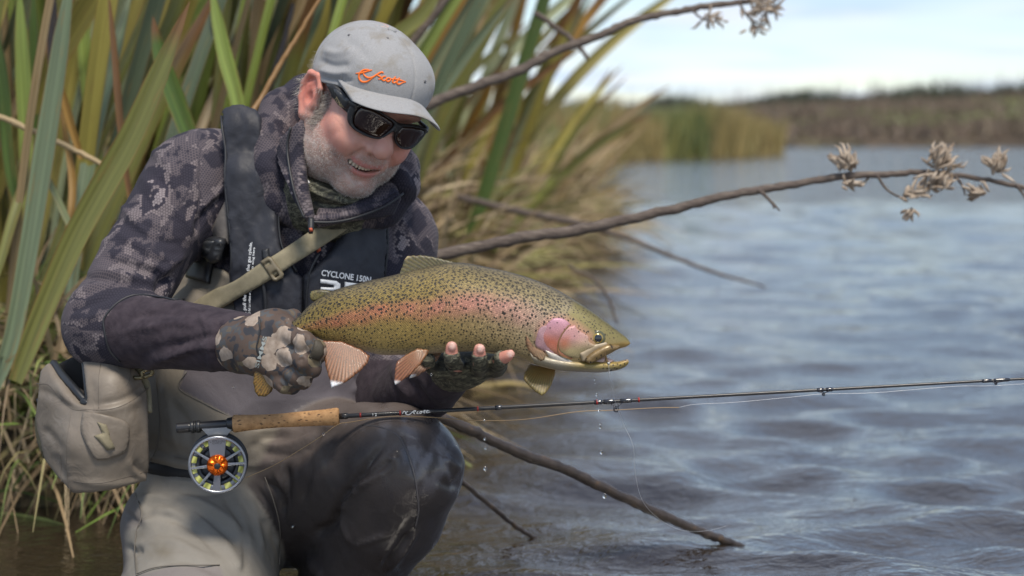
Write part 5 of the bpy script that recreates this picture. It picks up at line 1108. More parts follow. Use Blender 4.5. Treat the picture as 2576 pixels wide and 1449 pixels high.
shell('finger_hem', zg([(1090, 560), (1155, 570), (1205, 640), (1210, 760), (1150, 850), (1010, 800), (1060, 680)]), gv, .0004, .0016, m_lea, gloveR, 4, 0, 4)
# left hand: fingerless camouflage glove
gl = Solid()
gl.add(chain([P(1128, 932, 2.85), P(1165, 918, 2.775)], [.034, .030], .01))
gl.add(cone(P(1110, 920, 2.725), P(1250, 917, 2.735), .018, .015), .02); gl.add(cone(P(1150, 926, 2.80), P(1185, 928, 2.745), .031, .025), .015)
for c in FING[:3]:
    e = c[2]+(c[3]-c[2])*.15; gl.add(chain([c[0], c[1], e], [.0135, fr*1.20, fr*1.22], .004), .006)
    tp = c[3]+(c[3]-c[2])*1.5; gl.cut(cone(e+(c[3]-c[2])*.62, tp+(c[3]-c[2])*1.2, fr*1.06, fr*1.5), .0012)
gl.add(chain([FING[3][0], FING[3][1], FING[3][2]], [.0135, fr*1.15, fr*1.15]), .005)
V, F = nets(gl, (-.14, 2.58, .34), (.02, 2.92, .50), .0027); Nn = vnormals(V, F)
V = folds(V, Nn, [([(1100, 915), (1140, 935), (1180, 935)], 4, -2.5), ([(1120, 905), (1150, 915), (1180, 910)], 4, 2), ([(1180, 905), (1186, 915), (1186, 928)], 4, -2.5), ([(1225, 898), (1236, 905), (1240, 915)], 4, -2)])
mesh_obj('glove', V, F, m_glove2, person)
# ================================================================== the trout
FY = 2.685
fish = empty('trout', P(1150, 790, FY))
tag(fish, 'large spotted rainbow trout with a pink flank held in both hands', 'fish')
ST = [((668, 905), (700, 925), .35), ((700, 862), (752, 895), .36), ((731, 814), (790, 850), .40), ((755, 792), (815, 857), .42), ((783, 764), (850, 864), .44), ((833, 733), (900, 878), .45), ((907, 711), (955, 892), .46), ((981, 694), (1005, 893), .47), ((1050, 677), (1060, 891), .48),
      ((1144, 660), (1130, 887), .48), ((1245, 676), (1200, 884), .48), ((1322, 696), (1260, 889), .49), ((1394, 725), (1312, 904), .51), ((1451, 759), (1365, 923), .54), ((1494, 787), (1410, 931), .56), ((1520, 806), (1452, 925), .58), ((1545, 825), (1492, 908), .62), ((1563, 839), (1528, 893), .66), ((1576, 849), (1556, 878), .70), ((1583, 858), (1573, 873), .74), ((1586, 864), (1581, 869), .8)]
A = np.array([[*a, *b, c] for a, b, c in ST]); tk = np.r_[0, np.cumsum(np.hypot(*np.diff((A[:, :2]+A[:, 2:4])/2, axis=0).T))]; tk /= tk[-1]
nu, nv = 300, 96; S = smooth2(A, 20); ts = np.r_[0, np.cumsum(np.hypot(*np.diff((S[:, :2]+S[:, 2:4])/2, axis=0).T))]; Lf = ts[-1]; ui = np.linspace(0, Lf, nu)
S = np.stack([np.interp(ui, ts, S[:, i]) for i in range(5)], 1)
FV = np.zeros((nu, nv, 3)); Fuv = np.zeros((nu, nv, 2)); Fpx = np.zeros((nu, nv, 2))
for i in range(nu):
    tp, bt, k = S[i, :2], S[i, 2:4], S[i, 4]; hh = np.hypot(*(bt-tp))/2; Yc_ = FY+.02*(1-i/nu)-.008
    for j in range(nv):
        a = 2*math.pi*j/nv; ca, sa = math.cos(a), math.sin(a)
        e = .86; cy = np.sign(ca)*abs(ca)**e; sx = np.sign(sa)*abs(sa)**.92
        q = (tp+bt)/2-(bt-tp)/2*cy; wv_ = hh*k*sx*(1-.18*cy if cy > 0 else 1+.10*cy)
        FV[i, j] = P(q[0], q[1], Yc_-R_(wv_, Yc_)); Fuv[i, j] = (i/nu*Lf, math.degrees(math.acos(max(-1, min(1, ca))))/180); Fpx[i, j] = q
V = FV.reshape(-1, 3); uv = Fuv.reshape(-1, 2); qx = Fpx.reshape(-1, 2)
F = np.array([(i*nv+j, (i+1)*nv+j, (i+1)*nv+(j+1) % nv, i*nv+(j+1) % nv) for i in range(nu-1) for j in range(nv)])
Fl = F.tolist()+[list(range(nv))[::-1], [(nu-1)*nv+j for j in range(nv)]]
t = uv[:, 0]/Lf; v = (qx[:, 1]-np.repeat(S[:, 1], nv))/np.maximum(np.repeat(S[:, 3]-S[:, 1], nv), 1); v = uv[:, 1]
def lerp(x, xs, cs): return np.stack([np.interp(x, xs, [c[i] for c in cs]) for i in range(3)], 1)
wob = snoise(np.stack([t*9, v*4, t*0], 1), 2.2, 41)*.025
base = lerp(v+wob, [0, .07, .16, .30, .40, .62, .78, .90, 1], [(.045, .043, .034), (.085, .078, .050), (.16, .138, .068), (.22, .18, .062), (.25, .20, .07), (.29, .23, .088), (.32, .26, .11), (.46, .39, .27), (.55, .49, .42)])
front = np.clip((t-.45)/.35, 0, 1)[:, None]; sil = lerp(v+wob, [0, .1, .3, .45, .7, .85, 1], [(.055, .058, .055), (.13, .125, .10), (.22, .205, .15), (.34, .31, .28), (.36, .33, .25), (.42, .37, .24), (.55, .51, .46)])
base = base*(1-front*.75)+sil*front*.75
sc_ = .485-.02*t+wob*1.3; sw_ = .056+.02*t
strp = np.exp(-np.abs((v-sc_)/sw_)**2.6)*np.clip((t-.06)/.12, 0, 1)*np.clip((.80-t)/.12, 0, 1)
pink = lerp(t, [0, .35, .6, .8], [(.38, .17, .11), (.44, .165, .125), (.48, .25, .24), (.50, .34, .35)])
strp = strp*(.85+.22*snoise(np.stack([t*40, v*14], 1), 2.2, 43)); base = base*(1-strp[:, None]*.78)+pink*strp[:, None]*.78
# head plates: olive crown, pale throat, lips
hm = np.clip((t-.795)/.02, 0, 1)[:, None]; hc = lerp(v, [0, .12, .3, .45, .6, .8, 1], [(.06, .06, .04), (.13, .125, .06), (.20, .19, .085), (.26, .23, .12), (.33, .27, .13), (.45, .39, .27), (.60, .56, .48)])
base = base*(1-hm)+hc*hm
gp = softpoly(qx, np.array([(1352, 840), (1362, 815), (1390, 798), (1422, 800), (1450, 815), (1485, 842), (1490, 862), (1440, 862), (1425, 885), (1385, 888), (1355, 880)], float), 14)[:, None]*(V[:, 1] < FY)[:, None]; base = base*(1-gp*.75)+np.array([.52, .26, .25])*gp*.75
lip = softpoly(qx, np.array([(1500, 880), (1545, 868), (1575, 860), (1590, 862), (1590, 880), (1550, 885), (1505, 905)], float), 5)[:, None]; base = base*(1-lip*.6)+np.array([.36, .25, .09])*lip*.6
spotm = np.interp(v, [0, .12, .4, .52, .7, .84, .92], [.6, 1, 1, .6, .72, .5, 0])*np.clip((.98-t)/.05, 0, 1)*np.where(t > .80, .55, 1)
ftex = np.stack([uv[:, 0]/K*FY, uv[:, 1]*.23*np.repeat(np.hypot(*(S[:, 2:4]-S[:, :2]).T)/230, nv), np.where(V[:, 1] > FY+.02, 5., 0.)], 1)
def fish_skin():
    m = mat('trout_skin', rough=.4, spec=.5, coat=.0); g = G(m); tx = g.attr('ftex', 'Vector'); c = g.attr('col'); sp = g.attr('spot', 'Fac')
    warp = g.n('VectorMath', operation='ADD'); g.L.new(tx, warp.inputs[0]); nn = g.n('TexNoise'); nn.inputs['Scale'].default_value = 260; g.L.new(tx, nn.inputs['Vector']); sc2 = g.n('VectorMath', operation='SCALE'); sc2.inputs['Scale'].default_value = .0035; g.L.new(nn.outputs['Color'], sc2.inputs[0]); g.L.new(sc2.outputs[0], warp.inputs[1]); q = warp.outputs[0]
    vn = g.n('TexVoronoi', voronoi_dimensions='2D'); vn.inputs['Scale'].default_value = 205; vn.inputs['Randomness'].default_value = .85; g.L.new(g.mapp(q, (1, .92, 1)), vn.inputs['Vector'])
    sep = g.n('SeparateColor'); g.L.new(vn.outputs['Color'], sep.inputs[0])
    rad = g.math('MULTIPLY', g.math('ADD', .23, g.math('MULTIPLY', sep.outputs[1], .15)), g.math('ADD', .55, g.math('MULTIPLY', sp, .55)))
    spot = g.math('MULTIPLY', g.math('MULTIPLY', g.math('SUBTRACT', rad, vn.outputs['Distance']), 14, clamp=True), g.math('LESS_THAN', sep.outputs[0], sp))
    hx, hcen = hexcell(g, tx, .0026); wn = g.n('TexWhiteNoise', noise_dimensions='2D'); g.L.new(hcen, wn.inputs['Vector']); rnd = wn.outputs['Value']; scl = g.math('MULTIPLY', g.ramp(hx, [(.25, 1.12), (.55, .60)]), g.ramp(rnd, [(0, .82), (.8, 1.06), (1, 1.45)])); fleck = g.ramp(g.noise(tx, 900, 2), [(.45, .85), (.7, 1.3)])  # fleck: fine bright specks painting wet sparkle into the skin colour
    body_c = g.mix(1.0, g.mix(g.attr('scale', 'Fac'), c, g.mix(1.0, c, scl, 'MULTIPLY')), fleck, 'MULTIPLY')
    g.base(g.mix(spot, body_c, (.022, .017, .012)))
    g.normal(g.bump(g.math('MULTIPLY', g.math('ADD', hx, g.math('MULTIPLY', rnd, .5)), g.math('MULTIPLY', g.attr('scale', 'Fac'), -1.0)), .6, .0011)); g.rough(g.math('ADD', g.ramp(g.noise(tx, 120, 3), [(.35, .26), (.65, .44)]), g.math('MULTIPLY', rnd, .16)))
    g.b.inputs['Coat Roughness'].default_value = .12; g.put(g.b.inputs['Metallic'], .12)
    return m
m_fish = fish_skin()
lum = base.mean(1, keepdims=True); base = np.clip(lum+(base-lum)*1.08, .01, 1)*np.array([1.04, .93, .80])*np.interp(t, [0, .4, .8, 1], [.80, .95, 1.05, .9])[:, None]
fbody = mesh_obj('fish_body', V, Fl, m_fish, fish, attrs={'col': ('COL', base), 'spot': ('F', spotm), 'ftex': ('VEC', ftex), 'scale': ('F', np.clip((.80-t)/.03, 0, 1))}, fix=True)
fm = onmesh(V, Fl)
# lower jaw
JS = np.array([[1330, 880, 1345, 916, .55], [1390, 893, 1400, 930, .6], [1440, 902, 1440, 934.5, .62], [1475, 905, 1475, 936, .62], [1497, 907, 1500, 937.5, .62], [1530, 908, 1530, 935, .66], [1555, 909, 1553, 931, .7], [1570, 906, 1569, 925, .75], [1578, 904, 1577, 919, .8], [1582, 908, 1581, 914, .8]]); JS = smooth2(JS, 8)
jv = []; jn = 32
for r in JS:
    tp, bt, k = r[:2], r[2:4], r[4]; hh = np.hypot(*(bt-tp))/2; wbase = np.interp(r[0], [1330, 1440, 1500, 1550, 1580], [44, 40, 31, 20, 7])
    for j in range(jn):
        a = 2*math.pi*j/jn; q = (tp+bt)/2-(bt-tp)/2*math.cos(a); jv.append(P(q[0], q[1], FY-.006-R_(wbase*math.sin(a), FY)))
jv = np.array(jv); jf = [(i*jn+j, (i+1)*jn+j, (i+1)*jn+(j+1) % jn, i*jn+(j+1) % jn) for i in range(len(JS)-1) for j in range(jn)]+[tuple(range(jn)), tuple((len(JS)-1)*jn+j for j in range(jn))]
jq = PX(jv); jt = np.clip((jq[:, 1]-900)/36, 0, 1); jc = lerp(jt, [0, .35, .7, 1], [(.40, .26, .20), (.40, .28, .07), (.38, .30, .12), (.52, .47, .40)]); thr = np.clip((1470-jq[:, 0])/60, 0, 1)[:, None]; jc = jc*(1-thr)+np.array([.50, .44, .33])*thr
jc = jc*.72
jaw = mesh_obj('lower_jaw', jv, jf, m_fish, fish, attrs={'col': ('COL', jc), 'spot': ('F', np.clip((jq[:, 0]-1500)/30, 0, 1)*.6), 'ftex': ('VEC', np.c_[jq/K*FY, np.zeros(len(jq))]), 'scale': ('F', np.zeros(len(jq)))}, fix=True)
def fcol(c, sp=0.0, var=.15, grad_=None):
    def f(q):
        cc = np.ones((len(q), 3))*np.array(c)*.78*(1+snoise(q, .12, 47)[:, None]*var)
        if grad_ is not None: cc = grad_(q, cc)
        return {'col': ('COL', cc), 'spot': ('F', np.full(len(q), sp)), 'ftex': ('VEC', np.c_[q/K*FY, np.zeros(len(q))]), 'scale': ('F', np.zeros(len(q)))}
    return f
def gill_c(q, cc):
    s = np.clip((q[:, 1]-805)/75, 0, 1)[:, None]; c = np.array([.58, .30, .38])*(1-s)+np.array([.58, .24, .15])*s
    r_ = softpoly(q, np.array([(1366, 845), (1400, 850), (1406, 862), (1404, 876), (1378, 868)], float), 10)[:, None]; c = c*(1-r_*.7)+np.array([.55, .13, .055])*r_*.7; return c*.80*(1+snoise(q, .1, 5)[:, None]*.14)
def cheek_c(q, cc):
    s = np.clip((q[:, 1]-850)/30, 0, 1)[:, None]; c = np.array([.60, .31, .30])*(1-s)+np.array([.46, .37, .19])*s
    r_ = softpoly(q, np.array([(1408, 850), (1430, 848), (1432, 868), (1420, 878), (1406, 872)], float), 9)[:, None]; c = c*(1-r_*.7)+np.array([.55, .16, .07])*r_*.7
    gd = np.clip((q[:, 0]-1440)/40, 0, 1)[:, None]; return (c*(1-gd*.4)+np.array([.42, .36, .22])*gd*.4)*.80*(1+snoise(q, .1, 6)[:, None]*.14)
shell('gill_flap', [(1378, 817), (1359, 825), (1350, 846), (1347, 868), (1358, 877), (1376, 886), (1396, 892), (1390, 850)], fm, .0000, .0012, m_fish, fish, 4, 0, 8, attrf=fcol((.56, .33, .36), 0, .2), smoothpoly=True)
shell('gill_cover', [(1391, 801), (1407, 800), (1421, 804), (1433, 815), (1430, 822), (1412, 850), (1410, 875), (1440, 902), (1415, 897), (1385, 884), (1368, 862), (1364, 843), (1376, 816)], fm, .0002, .0010, m_fish, fish, 4, .0005, 16, attrf=fcol((.5, .3, .3), .12, .1, gill_c), smoothpoly=True)
shell('cheek_plate', [(1446, 818), (1454, 830), (1478, 845), (1482, 860), (1500, 871), (1470, 886), (1462, 899), (1437, 899), (1412, 888), (1403, 872), (1408, 848), (1424, 826)], fm, .0008, .0010, m_fish, fish, 4, .0005, 16, attrf=fcol((.5, .4, .25), .22, .1, cheek_c), smoothpoly=True)
strokes_on('gill_line', [[(1431, 818), (1414, 840), (1405, 860), (1403, 878), (1412, 893), (1432, 901)]], fm, .0007, mat('gill_edge', (.22, .13, .05), .4), fish, off=.0020)
shell('throat_fold', [(1372, 880), (1392, 888), (1420, 900), (1450, 912), (1500, 925), (1480, 931), (1430, 926), (1390, 908)], fm, .0008, .0022, m_fish, fish, 4, 0, 6, attrf=fcol((.60, .56, .50), 0, .15), smoothpoly=True)
m_mouth = mat('mouth_skin', (.33, .26, .17), .4)
msh = sheet([(1469, 888, FY-.036), (1532, 869, FY-.028), (1474, 908, FY-.033), (1540, 890, FY-.018), (1560, 873, FY-.018)])
shell('mouth_membrane', [(1464, 892), (1500, 874), (1532, 868), (1536, 880), (1508, 900), (1500, 912), (1470, 914)], msh, -.0075, .003, m_mouth, fish, 4, 0, 5)
shell('jaw_bone', [(1534, 871), (1560, 872), (1551, 879), (1535, 889), (1511, 903), (1490, 914), (1480, 914), (1475, 907), (1486, 894), (1514, 878)], msh, -.002, .0045, m_fish, fish, 4, 0, 5, attrf=fcol((.26, .175, .075), .55, .3), smoothpoly=True)
shell('tongue', [(1490, 902), (1520, 897), (1545, 906), (1530, 916), (1500, 914)], sheet([(1490, 902, FY-.01), (1520, 897, FY-.01), (1545, 906, FY-.008), (1500, 914, FY-.01)]), 0, .006, mat('mouth_inside', (.55, .40, .36), .35), fish, 4, 0, 5)
# eye
ec, en = fm(np.array([[1504.4, 850.6]])); ec, en = ec[0], en[0]; en = en*.5+np.array([0, -1., 0])*.8; en /= np.linalg.norm(en)
def disc(name, r, hgt, off, m_, par, seg=28):
    pr = [(off-.003, r), (off, r)]+[(off+hgt*math.sin(a), r*math.cos(a)) for a in np.linspace(.15, 1.5, 6)]; vv, ff = lathe_geo(pr, ec, en, seg); return mesh_obj(name, vv, ff, m_, par, fix=True)
ey = disc('eye', R_(19, FY), .0018, -.0012, mat('eye_skin', (.085, .085, .045), .25, coat=.3), fish); disc('iris', R_(13, FY), .0026, .0003, mat('iris_gold', (.35, .25, .06), .15, .3, coat=.6), ey); disc('pupil', R_(9.5, FY), .0012, .0021, mat('pupil', (.004, .005, .010), .03, coat=1), ey)
# fins
m_fin = mat('fin', rough=.45, coat=.05); g = G(m_fin); g.base(g.attr('col')); g.b.inputs['Subsurface Weight'].default_value = .15; g.b.inputs['Subsurface Scale'].default_value = .004
def fin(name, poly, ctrl, root, fan, c0, c1, tipc=None, dots=0, n=14, thick=.0012):
    root = np.array(root, float); fan = np.array(fan, float)
    def ang(q): d = q-root; return np.arctan2(d[:, 1], d[:, 0])
    def dis(q): return .00022*np.cos(ang(q)*n*4)
    def at(q):
        d = np.hypot(*(q-root).T); s = np.clip(d/fan[0], 0, 1)[:, None]; c = np.array(c0)*(1-s)+np.array(c1)*s; ray = (np.clip(.5+.5*np.cos(ang(q)*n*4+.8*np.sin(np.hypot(*(q-root).T)*.05)), 0, 1)**.6)[:, None]; c = c*(.20+.38*ray)
        if tipc is not None:
            k_ = softpoly(q, np.array(tipc[1], float), 4)[:, None]; c = c*(1-k_)+np.array(tipc[0])*k_
        if dots:
            h = np.sin(q[:, 0]*.55+np.sin(q[:, 1]*.3)*2)*np.sin(q[:, 1]*.5+np.sin(q[:, 0]*.25)*2); k_ = np.clip((h-.55)*6, 0, 1)[:, None]*dots; c = c*(1-k_)+np.array([.03, .022, .015])*k_
        return {'col': ('COL', c)}
    lp = loop_pts(poly, 5); poly = lp+np.random.default_rng(len(lp)).normal(0, .55, lp.shape)
    return shell(name, poly, sheet(ctrl), -thick, thick*2, m_fin, fish, 2.4, 0, 6, dispf=dis, attrf=at, backoff=-.001)
fin('dorsal_fin', [(1022, 645), (1040, 642), (1058, 642), (1092, 646), (1121, 654), (1150, 662), (1110, 676), (1040, 690), (1003, 696), (1010, 676), (1017, 655)], [(1022, 642, FY+.004), (1150, 662, FY), (1003, 696, FY), (1092, 642, FY+.003)], (1180, 740), (170,), (.13, .12, .05), (.24, .20, .08), ((.55, .42, .22), [(1015, 650), (1020, 640), (1032, 640), (1022, 652)]), .7, 26)
fin('adipose_fin', smooth2([(779, 746), (783, 734), (800, 729), (825, 731), (834, 738), (815, 747), (798, 757), (785, 757), (779, 746)], 4)[:-1], [(779, 746, FY+.01), (834, 738, FY+.01), (798, 757, FY+.01)], (840, 740), (60,), (.22, .19, .06), (.30, .25, .09), None, 1, 2, .002)
fin('anal_fin', [(811, 857), (859, 858), (907, 878), (931, 897), (925, 912), (907, 932), (880, 953), (859, 966), (833, 975), (831, 962), (824, 938), (818, 914), (812, 885)], [(811, 857, FY-.004), (931, 897, FY-.006), (833, 975, FY-.03), (859, 966, FY-.03)], (880, 800), (190,), (.42, .15, .075), (.46, .21, .09), ((.78, .78, .80), [(826, 958), (850, 962), (862, 964), (833, 980), (824, 972)]), .55, 26)
fin('pelvic_fin', [(1050, 876), (1080, 880), (1070, 900), (1058, 917), (1030, 945), (996, 968), (993, 962), (995, 930), (998, 912), (1015, 897)], [(1050, 876, FY-.022), (1080, 880, FY-.022), (996, 968, FY-.05), (998, 912, FY-.045)], (1085, 860), (130,), (.44, .22, .09), (.46, .17, .08), ((.78, .76, .76), [(990, 958), (1006, 960), (996, 974), (988, 970)]), .25, 24)
fin('pelvic_fin', [(1075, 882), (1112, 886), (1100, 906), (1082, 925), (1050, 945), (1030, 951), (1040, 925)], [(1075, 882, FY+.012), (1112, 886, FY+.012), (1030, 951, FY-.005)], (1110, 860), (110,), (.42, .24, .12), (.46, .22, .12), ((.7, .7, .7), [(1024, 944), (1045, 944), (1032, 956)]), 0, 24)
fin('pectoral_fin', [(1334, 914), (1365, 920), (1397, 925), (1396, 942), (1391, 958), (1385, 971), (1372, 989), (1362, 994), (1346, 984), (1333, 971), (1322, 958), (1317, 951), (1319, 940), (1325, 928)], [(1334, 914, FY+.02), (1397, 925, FY+.01), (1362, 994, FY-.01), (1317, 951, FY)], (1385, 880), (115,), (.42, .17, .035), (.48, .37, .12), None, 0, 24)
fin('pectoral_fin', [(1325, 844), (1335, 862), (1347, 876), (1366, 884), (1373, 892), (1370, 906), (1361, 909), (1344, 898), (1330, 882), (1324, 862)], [(1325, 844, FY-.050), (1373, 892, FY-.046), (1344, 898, FY-.050)], (1318, 830), (90,), (.44, .20, .09), (.50, .33, .18), None, .3, 22, .002)
fin('tail_fin', [(672, 905), (706, 930), (690, 965), (683, 985), (668, 998), (650, 998), (641, 985), (637, 960), (640, 935)], [(672, 905, FY+.02), (706, 930, FY+.02), (650, 998, FY+.02)], (720, 890), (130,), (.30, .20, .05), (.42, .23, .04), None, 1, 26, .002)
# ================================================================== fly rod with reel
RY = 2.83
rod = empty('fly_rod', P(548, 1165, RY)); tag(rod, 'black fly rod with cork grip and silver reel lying across the knee', 'fishing rod')
m_blank = mat('rod_blank', (.018, .018, .021), .34, coat=.1)
m_cork = mat('cork', rough=.75); g = G(m_cork); o_ = g.obj(); c = g.ramp(g.noise(o_, 130, 4, .6), [(.3, (.36, .19, .08)), (.7, (.54, .31, .14))])
pits = g.ramp(g.voro(g.mapp(o_, (1, 1, 3.2), (0, .05, 0)), 120), [(.20, 1.0), (.32, 0.0)]); pm = g.ramp(g.noise(o_, 70, 2), [(.40, 0.0), (.48, 1.0)]); g.base(g.mix(g.math('MULTIPLY', pits, pm), c, (.06, .035, .02))); g.normal(g.bump(g.noise(o_, 260, 3), .4, .001))
def axis_pts(pts, Y): return np.array([P(x, y, Y) for x, y in pts])
def turned(name, p0, p1, prof, m_, par, Y=RY, seg=24, Y1=None):
    a, b = P(*p0, Y), P(*p1, Y1 or Y); L_ = np.linalg.norm(b-a); pr = [(t*L_, R_(r, Y)) for t, r in prof]; v, f = lathe_geo(pr, a, b-a, seg); return mesh_obj(name, v, f, m_, par, fix=True)
grip = turned('cork_grip', (587, 1066), (853, 1047.5), [(0, 20), (.004, 22), (.02, 22.4), (.08, 21), (.18, 19), (.32, 17.6), (.45, 17.3), (.6, 18.6), (.75, 19.4), (.85, 20), (.95, 22), (.985, 22), (1, 19.5)], m_cork, rod, seg=32)
seat = turned('reel_seat', (444, 1077), (588, 1066), [(0, 10), (.01, 13)]+[(.02+.21*i/22, 13+(.7 if i % 2 else -.5)) for i in range(23)]+[(.24, 12), (.98, 12), (1, 15)], m_blank, rod)
for a, b, r in ((.25, .31, 16.5), (.315, .345, 15), (.35, .42, 16.2)):
    turned('lock_ring', (444+144*a, 1077-11*a), (444+144*b, 1077-11*b), [(0, r-1), (.15, r), (.85, r), (1, r-1)], m_plastic, seat)
turned('seat_hood', (570, 1067.3), (588, 1066), [(0, 12.5), (.2, 16), (.9, 18), (1, 18)], m_blank, seat)
def slope(x): return 1047.5+(x-853)*(952.5-1047.5)/(2580-853)
bp = [(853, slope(853)), (3400, slope(3400))]
turned('rod_blank', *bp, [(0, 7.5), (.0083, 7.5), (.009, 5.6), (.07, 5.2), (.28, 4.6), (.49, 4.0), (.69, 3.3), (1, 2.0)], m_blank, rod, seg=14)
m_redw = mat('red_wrap', (.30, .02, .015), .3); m_wrap = mat('dark_wrap', (.010, .010, .014), .15, coat=.8)
for x in (905, 1005, 1200, 1500, 1605): turned('thread_wrap', (x, slope(x)), (x+4, slope(x+4)), [(0, 6.4), (1, 6.4)], m_redw, rod, seg=12)
for x0, x1, r in ((1495, 1515, 7.2), (1518, 1545, 7.4), (1560, 1590, 7.2), (2055, 2072, 6.6), (2078, 2095, 6.6), (2470, 2494, 6), (2500, 2540, 6.0), (1245, 1262, 7.4)):
    turned('thread_wrap', (x0, slope(x0)), (x1, slope(x1)), [(0, r-2), (.15, r-1), (.85, r-1), (1, r-2)], m_wrap, rod, seg=12)
m_wire = mat('guide_wire', (.06, .06, .07), .25, .9)
for x, d in ((1550, 20), (2072, 11), (2505, 8)):
    y = slope(x); strk = [[P(x-18, y+3, RY-.004), P(x-6, y+d*.6, RY-.006), P(x, y+d, RY-.007)], [P(x+16, y+3, RY-.004), P(x+6, y+d*.6, RY-.006), P(x, y+d, RY-.007)]]
    ring = [P(x+d*.28*math.cos(a), y+d+d*.35*math.sin(a), RY-.007+.003*math.cos(a)) for a in np.linspace(0, 6.283, 14)]
    v, f = join_geo([tube_geo(s_, .0008, 6) for s_ in strk]+[tube_geo(ring, .0009, 6)]); mesh_obj('line_guide', v, f, m_wire, rod)
bsh = sheet([(860, slope(860), RY-.0045), (2000, slope(2000), RY-.0045), (1000, slope(1000)+5, RY-.0043)])
strokes_on('lettering', [[(1012, 1041), (1017, 1034), (1022, 1041)], [(1026, 1034), (1020, 1040), (1028, 1043), (1036, 1038), (1042, 1033), (1046, 1034), (1040, 1038), (1044, 1041)], [(1052, 1035), (1048, 1039), (1053, 1040)], [(1058, 1035), (1055, 1039), (1060, 1039), (1062, 1035), (1058, 1035)], [(1069, 1031), (1066, 1038), (1070, 1038)], [(1076, 1031), (1073, 1038), (1082, 1036)], [(1064, 1034), (1080, 1033)]], bsh, .0006, m_white, rod, off=.001)
strokes_on('lettering', [[(938, 1046), (938, 1040)], [(943, 1040), (947, 1040), (944, 1046), (948, 1045)]], bsh, .0005, m_white, rod, off=.001)
# reel
ax = np.array([.10, -1., -.06]); ax /= np.linalg.norm(ax); rc = P(548, 1166, RY-.01); ru = np.cross(ax, [0, 0, 1]); ru /= np.linalg.norm(ru); rv = np.cross(ru, ax)
def RP(x, z, d=0): return rc+ru*x*(1 if ru[0] > 0 else -1)+rv*z*(1 if rv[2] > 0 else -1)+ax*d
m_silver = mat('brushed_silver', (.33, .34, .37), .32, .85); m_dark = mat('dark_anodised', (.035, .04, .05), .35, .5); m_fly = mat('fly_line', rough=.5); g = G(m_fly); wv = g.n('TexWave'); wv.inputs['Scale'].default_value = 260; wv.bands_direction = 'Y'; g.L.new(g.obj(), wv.inputs['Vector']); g.base(g.ramp(wv.outputs['Fac'], [(0, (.20, .22, .04)), (1, (.55, .56, .18))]))
def ring_geo(r, tr, d, tz=None, seg=48, sg=8):
    V = []; F = []
    for i in range(seg):
        a = 2*math.pi*i/seg
        for j in range(sg):
            b = 2*math.pi*j/sg; rr = r+tr*math.cos(b); V.append(RP(rr*math.cos(a), rr*math.sin(a), d+(tz or tr)*math.sin(b)))
    for i in range(seg):
        for j in range(sg): F.append((i*sg+j, ((i+1) % seg)*sg+j, ((i+1) % seg)*sg+(j+1) % sg, i*sg+(j+1) % sg))
    return V, F
reel = empty('reel', (0, 0, 0)); reel.parent = rod; reel.location = np.array(rc)-np.array(rod.location)
RO = R_(73, RY)
def rmesh(name, geo, m_, par=None, smooth=True): return mesh_obj(name, geo[0], geo[1], m_, par or reel, smooth, fix=True)
rmesh('rim', ring_geo(RO-.0022, .0026, .008), m_silver); rmesh('inner_rim', ring_geo(RO*.70, .0042, .003, .0015), m_dark)
rmesh('back_ring', ring_geo(RO-.001, .0022, -.018), m_dark); rmesh('frame_band', ring_geo(RO-.001, .0016, -.006, .002), m_dark)
rmesh('flange', ring_geo(RO*.86, .0055, .0045, .0012), mat('flange_grey', (.20, .21, .24), .35, .7))
for k in range(14):
    a = 2*math.pi*(k+.5)/14; a0, a1 = a-.14, a+.14; pts = []
    for d in (-.012, .0075):
        for aa, rr in ((a0, RO*.73), (a1, RO*.73), (a1, RO*.90), (a0, RO*.90)): pts.append(RP(rr*math.cos(aa), rr*math.sin(aa), d))
    rmesh('line_coil', (pts, [(0, 1, 2, 3), (4, 7, 6, 5), (0, 4, 5, 1), (1, 5, 6, 2), (2, 6, 7, 3), (3, 7, 4, 0)]), m_fly, None, False)
v, f = lathe_geo([(-.014, RO*.55), (-.013, RO*.72), (.0, RO*.72), (.001, RO*.45)], rc, ax, 40); rmesh('spool_drum', (v, f), m_dark)
def spoke(a, r0, r1, w0, w1, d=.009, h=.0016):
    ca, sa = math.cos(a), math.sin(a); V = []
    for dd in (d-h, d+h):
        for r, w_, s in ((r0, w0, -1), (r1, w1, -1), (r1, w1, 1), (r0, w0, 1)): V.append(RP(r*ca-s*w_*sa, r*sa+s*w_*ca, dd))
    return V, [(0, 1, 2, 3), (4, 7, 6, 5), (0, 4, 5, 1), (1, 5, 6, 2), (2, 6, 7, 3), (3, 7, 4, 0)]
for deg in (32, 3, -38, 148, 187, 229): bevel(rmesh('spoke', spoke(math.radians(deg), RO*.30, RO*.95, .0022, .0014), m_silver, None, False), .0007)
for deg, w0, w1 in ((91, .0105, .0135), (268, .0045, .0058)): bevel(rmesh('spoke', spoke(math.radians(deg), RO*.28, RO*.97, w0, w1, .0085, .0014), mat('spoke_satin', (.23, .23, .26), .4, .7), None, False), .0006)
m_hub = mat('orange_anodised', (.75, .13, .008), .25, .8); V = []; F = []; ns = 48
for i, (d, r, lob) in enumerate([(.006, .0150, 0), (.011, .0153, .0), (.0135, .0140, .0009), (.0165, .0105, .0012), (.0175, .0060, .0004), (.0172, .0045, 0)]):
    for s in range(ns):
        a = 2*math.pi*s/ns; rr = r+lob*math.cos(a*7); V.append(RP(rr*math.cos(a), rr*math.sin(a), d+lob*1.2*math.cos(a*7)))
F = [(i*ns+s, i*ns+(s+1) % ns, (i+1)*ns+(s+1) % ns, (i+1)*ns+s) for i in range(5) for s in range(ns)]+[tuple(5*ns+s for s in range(ns))]
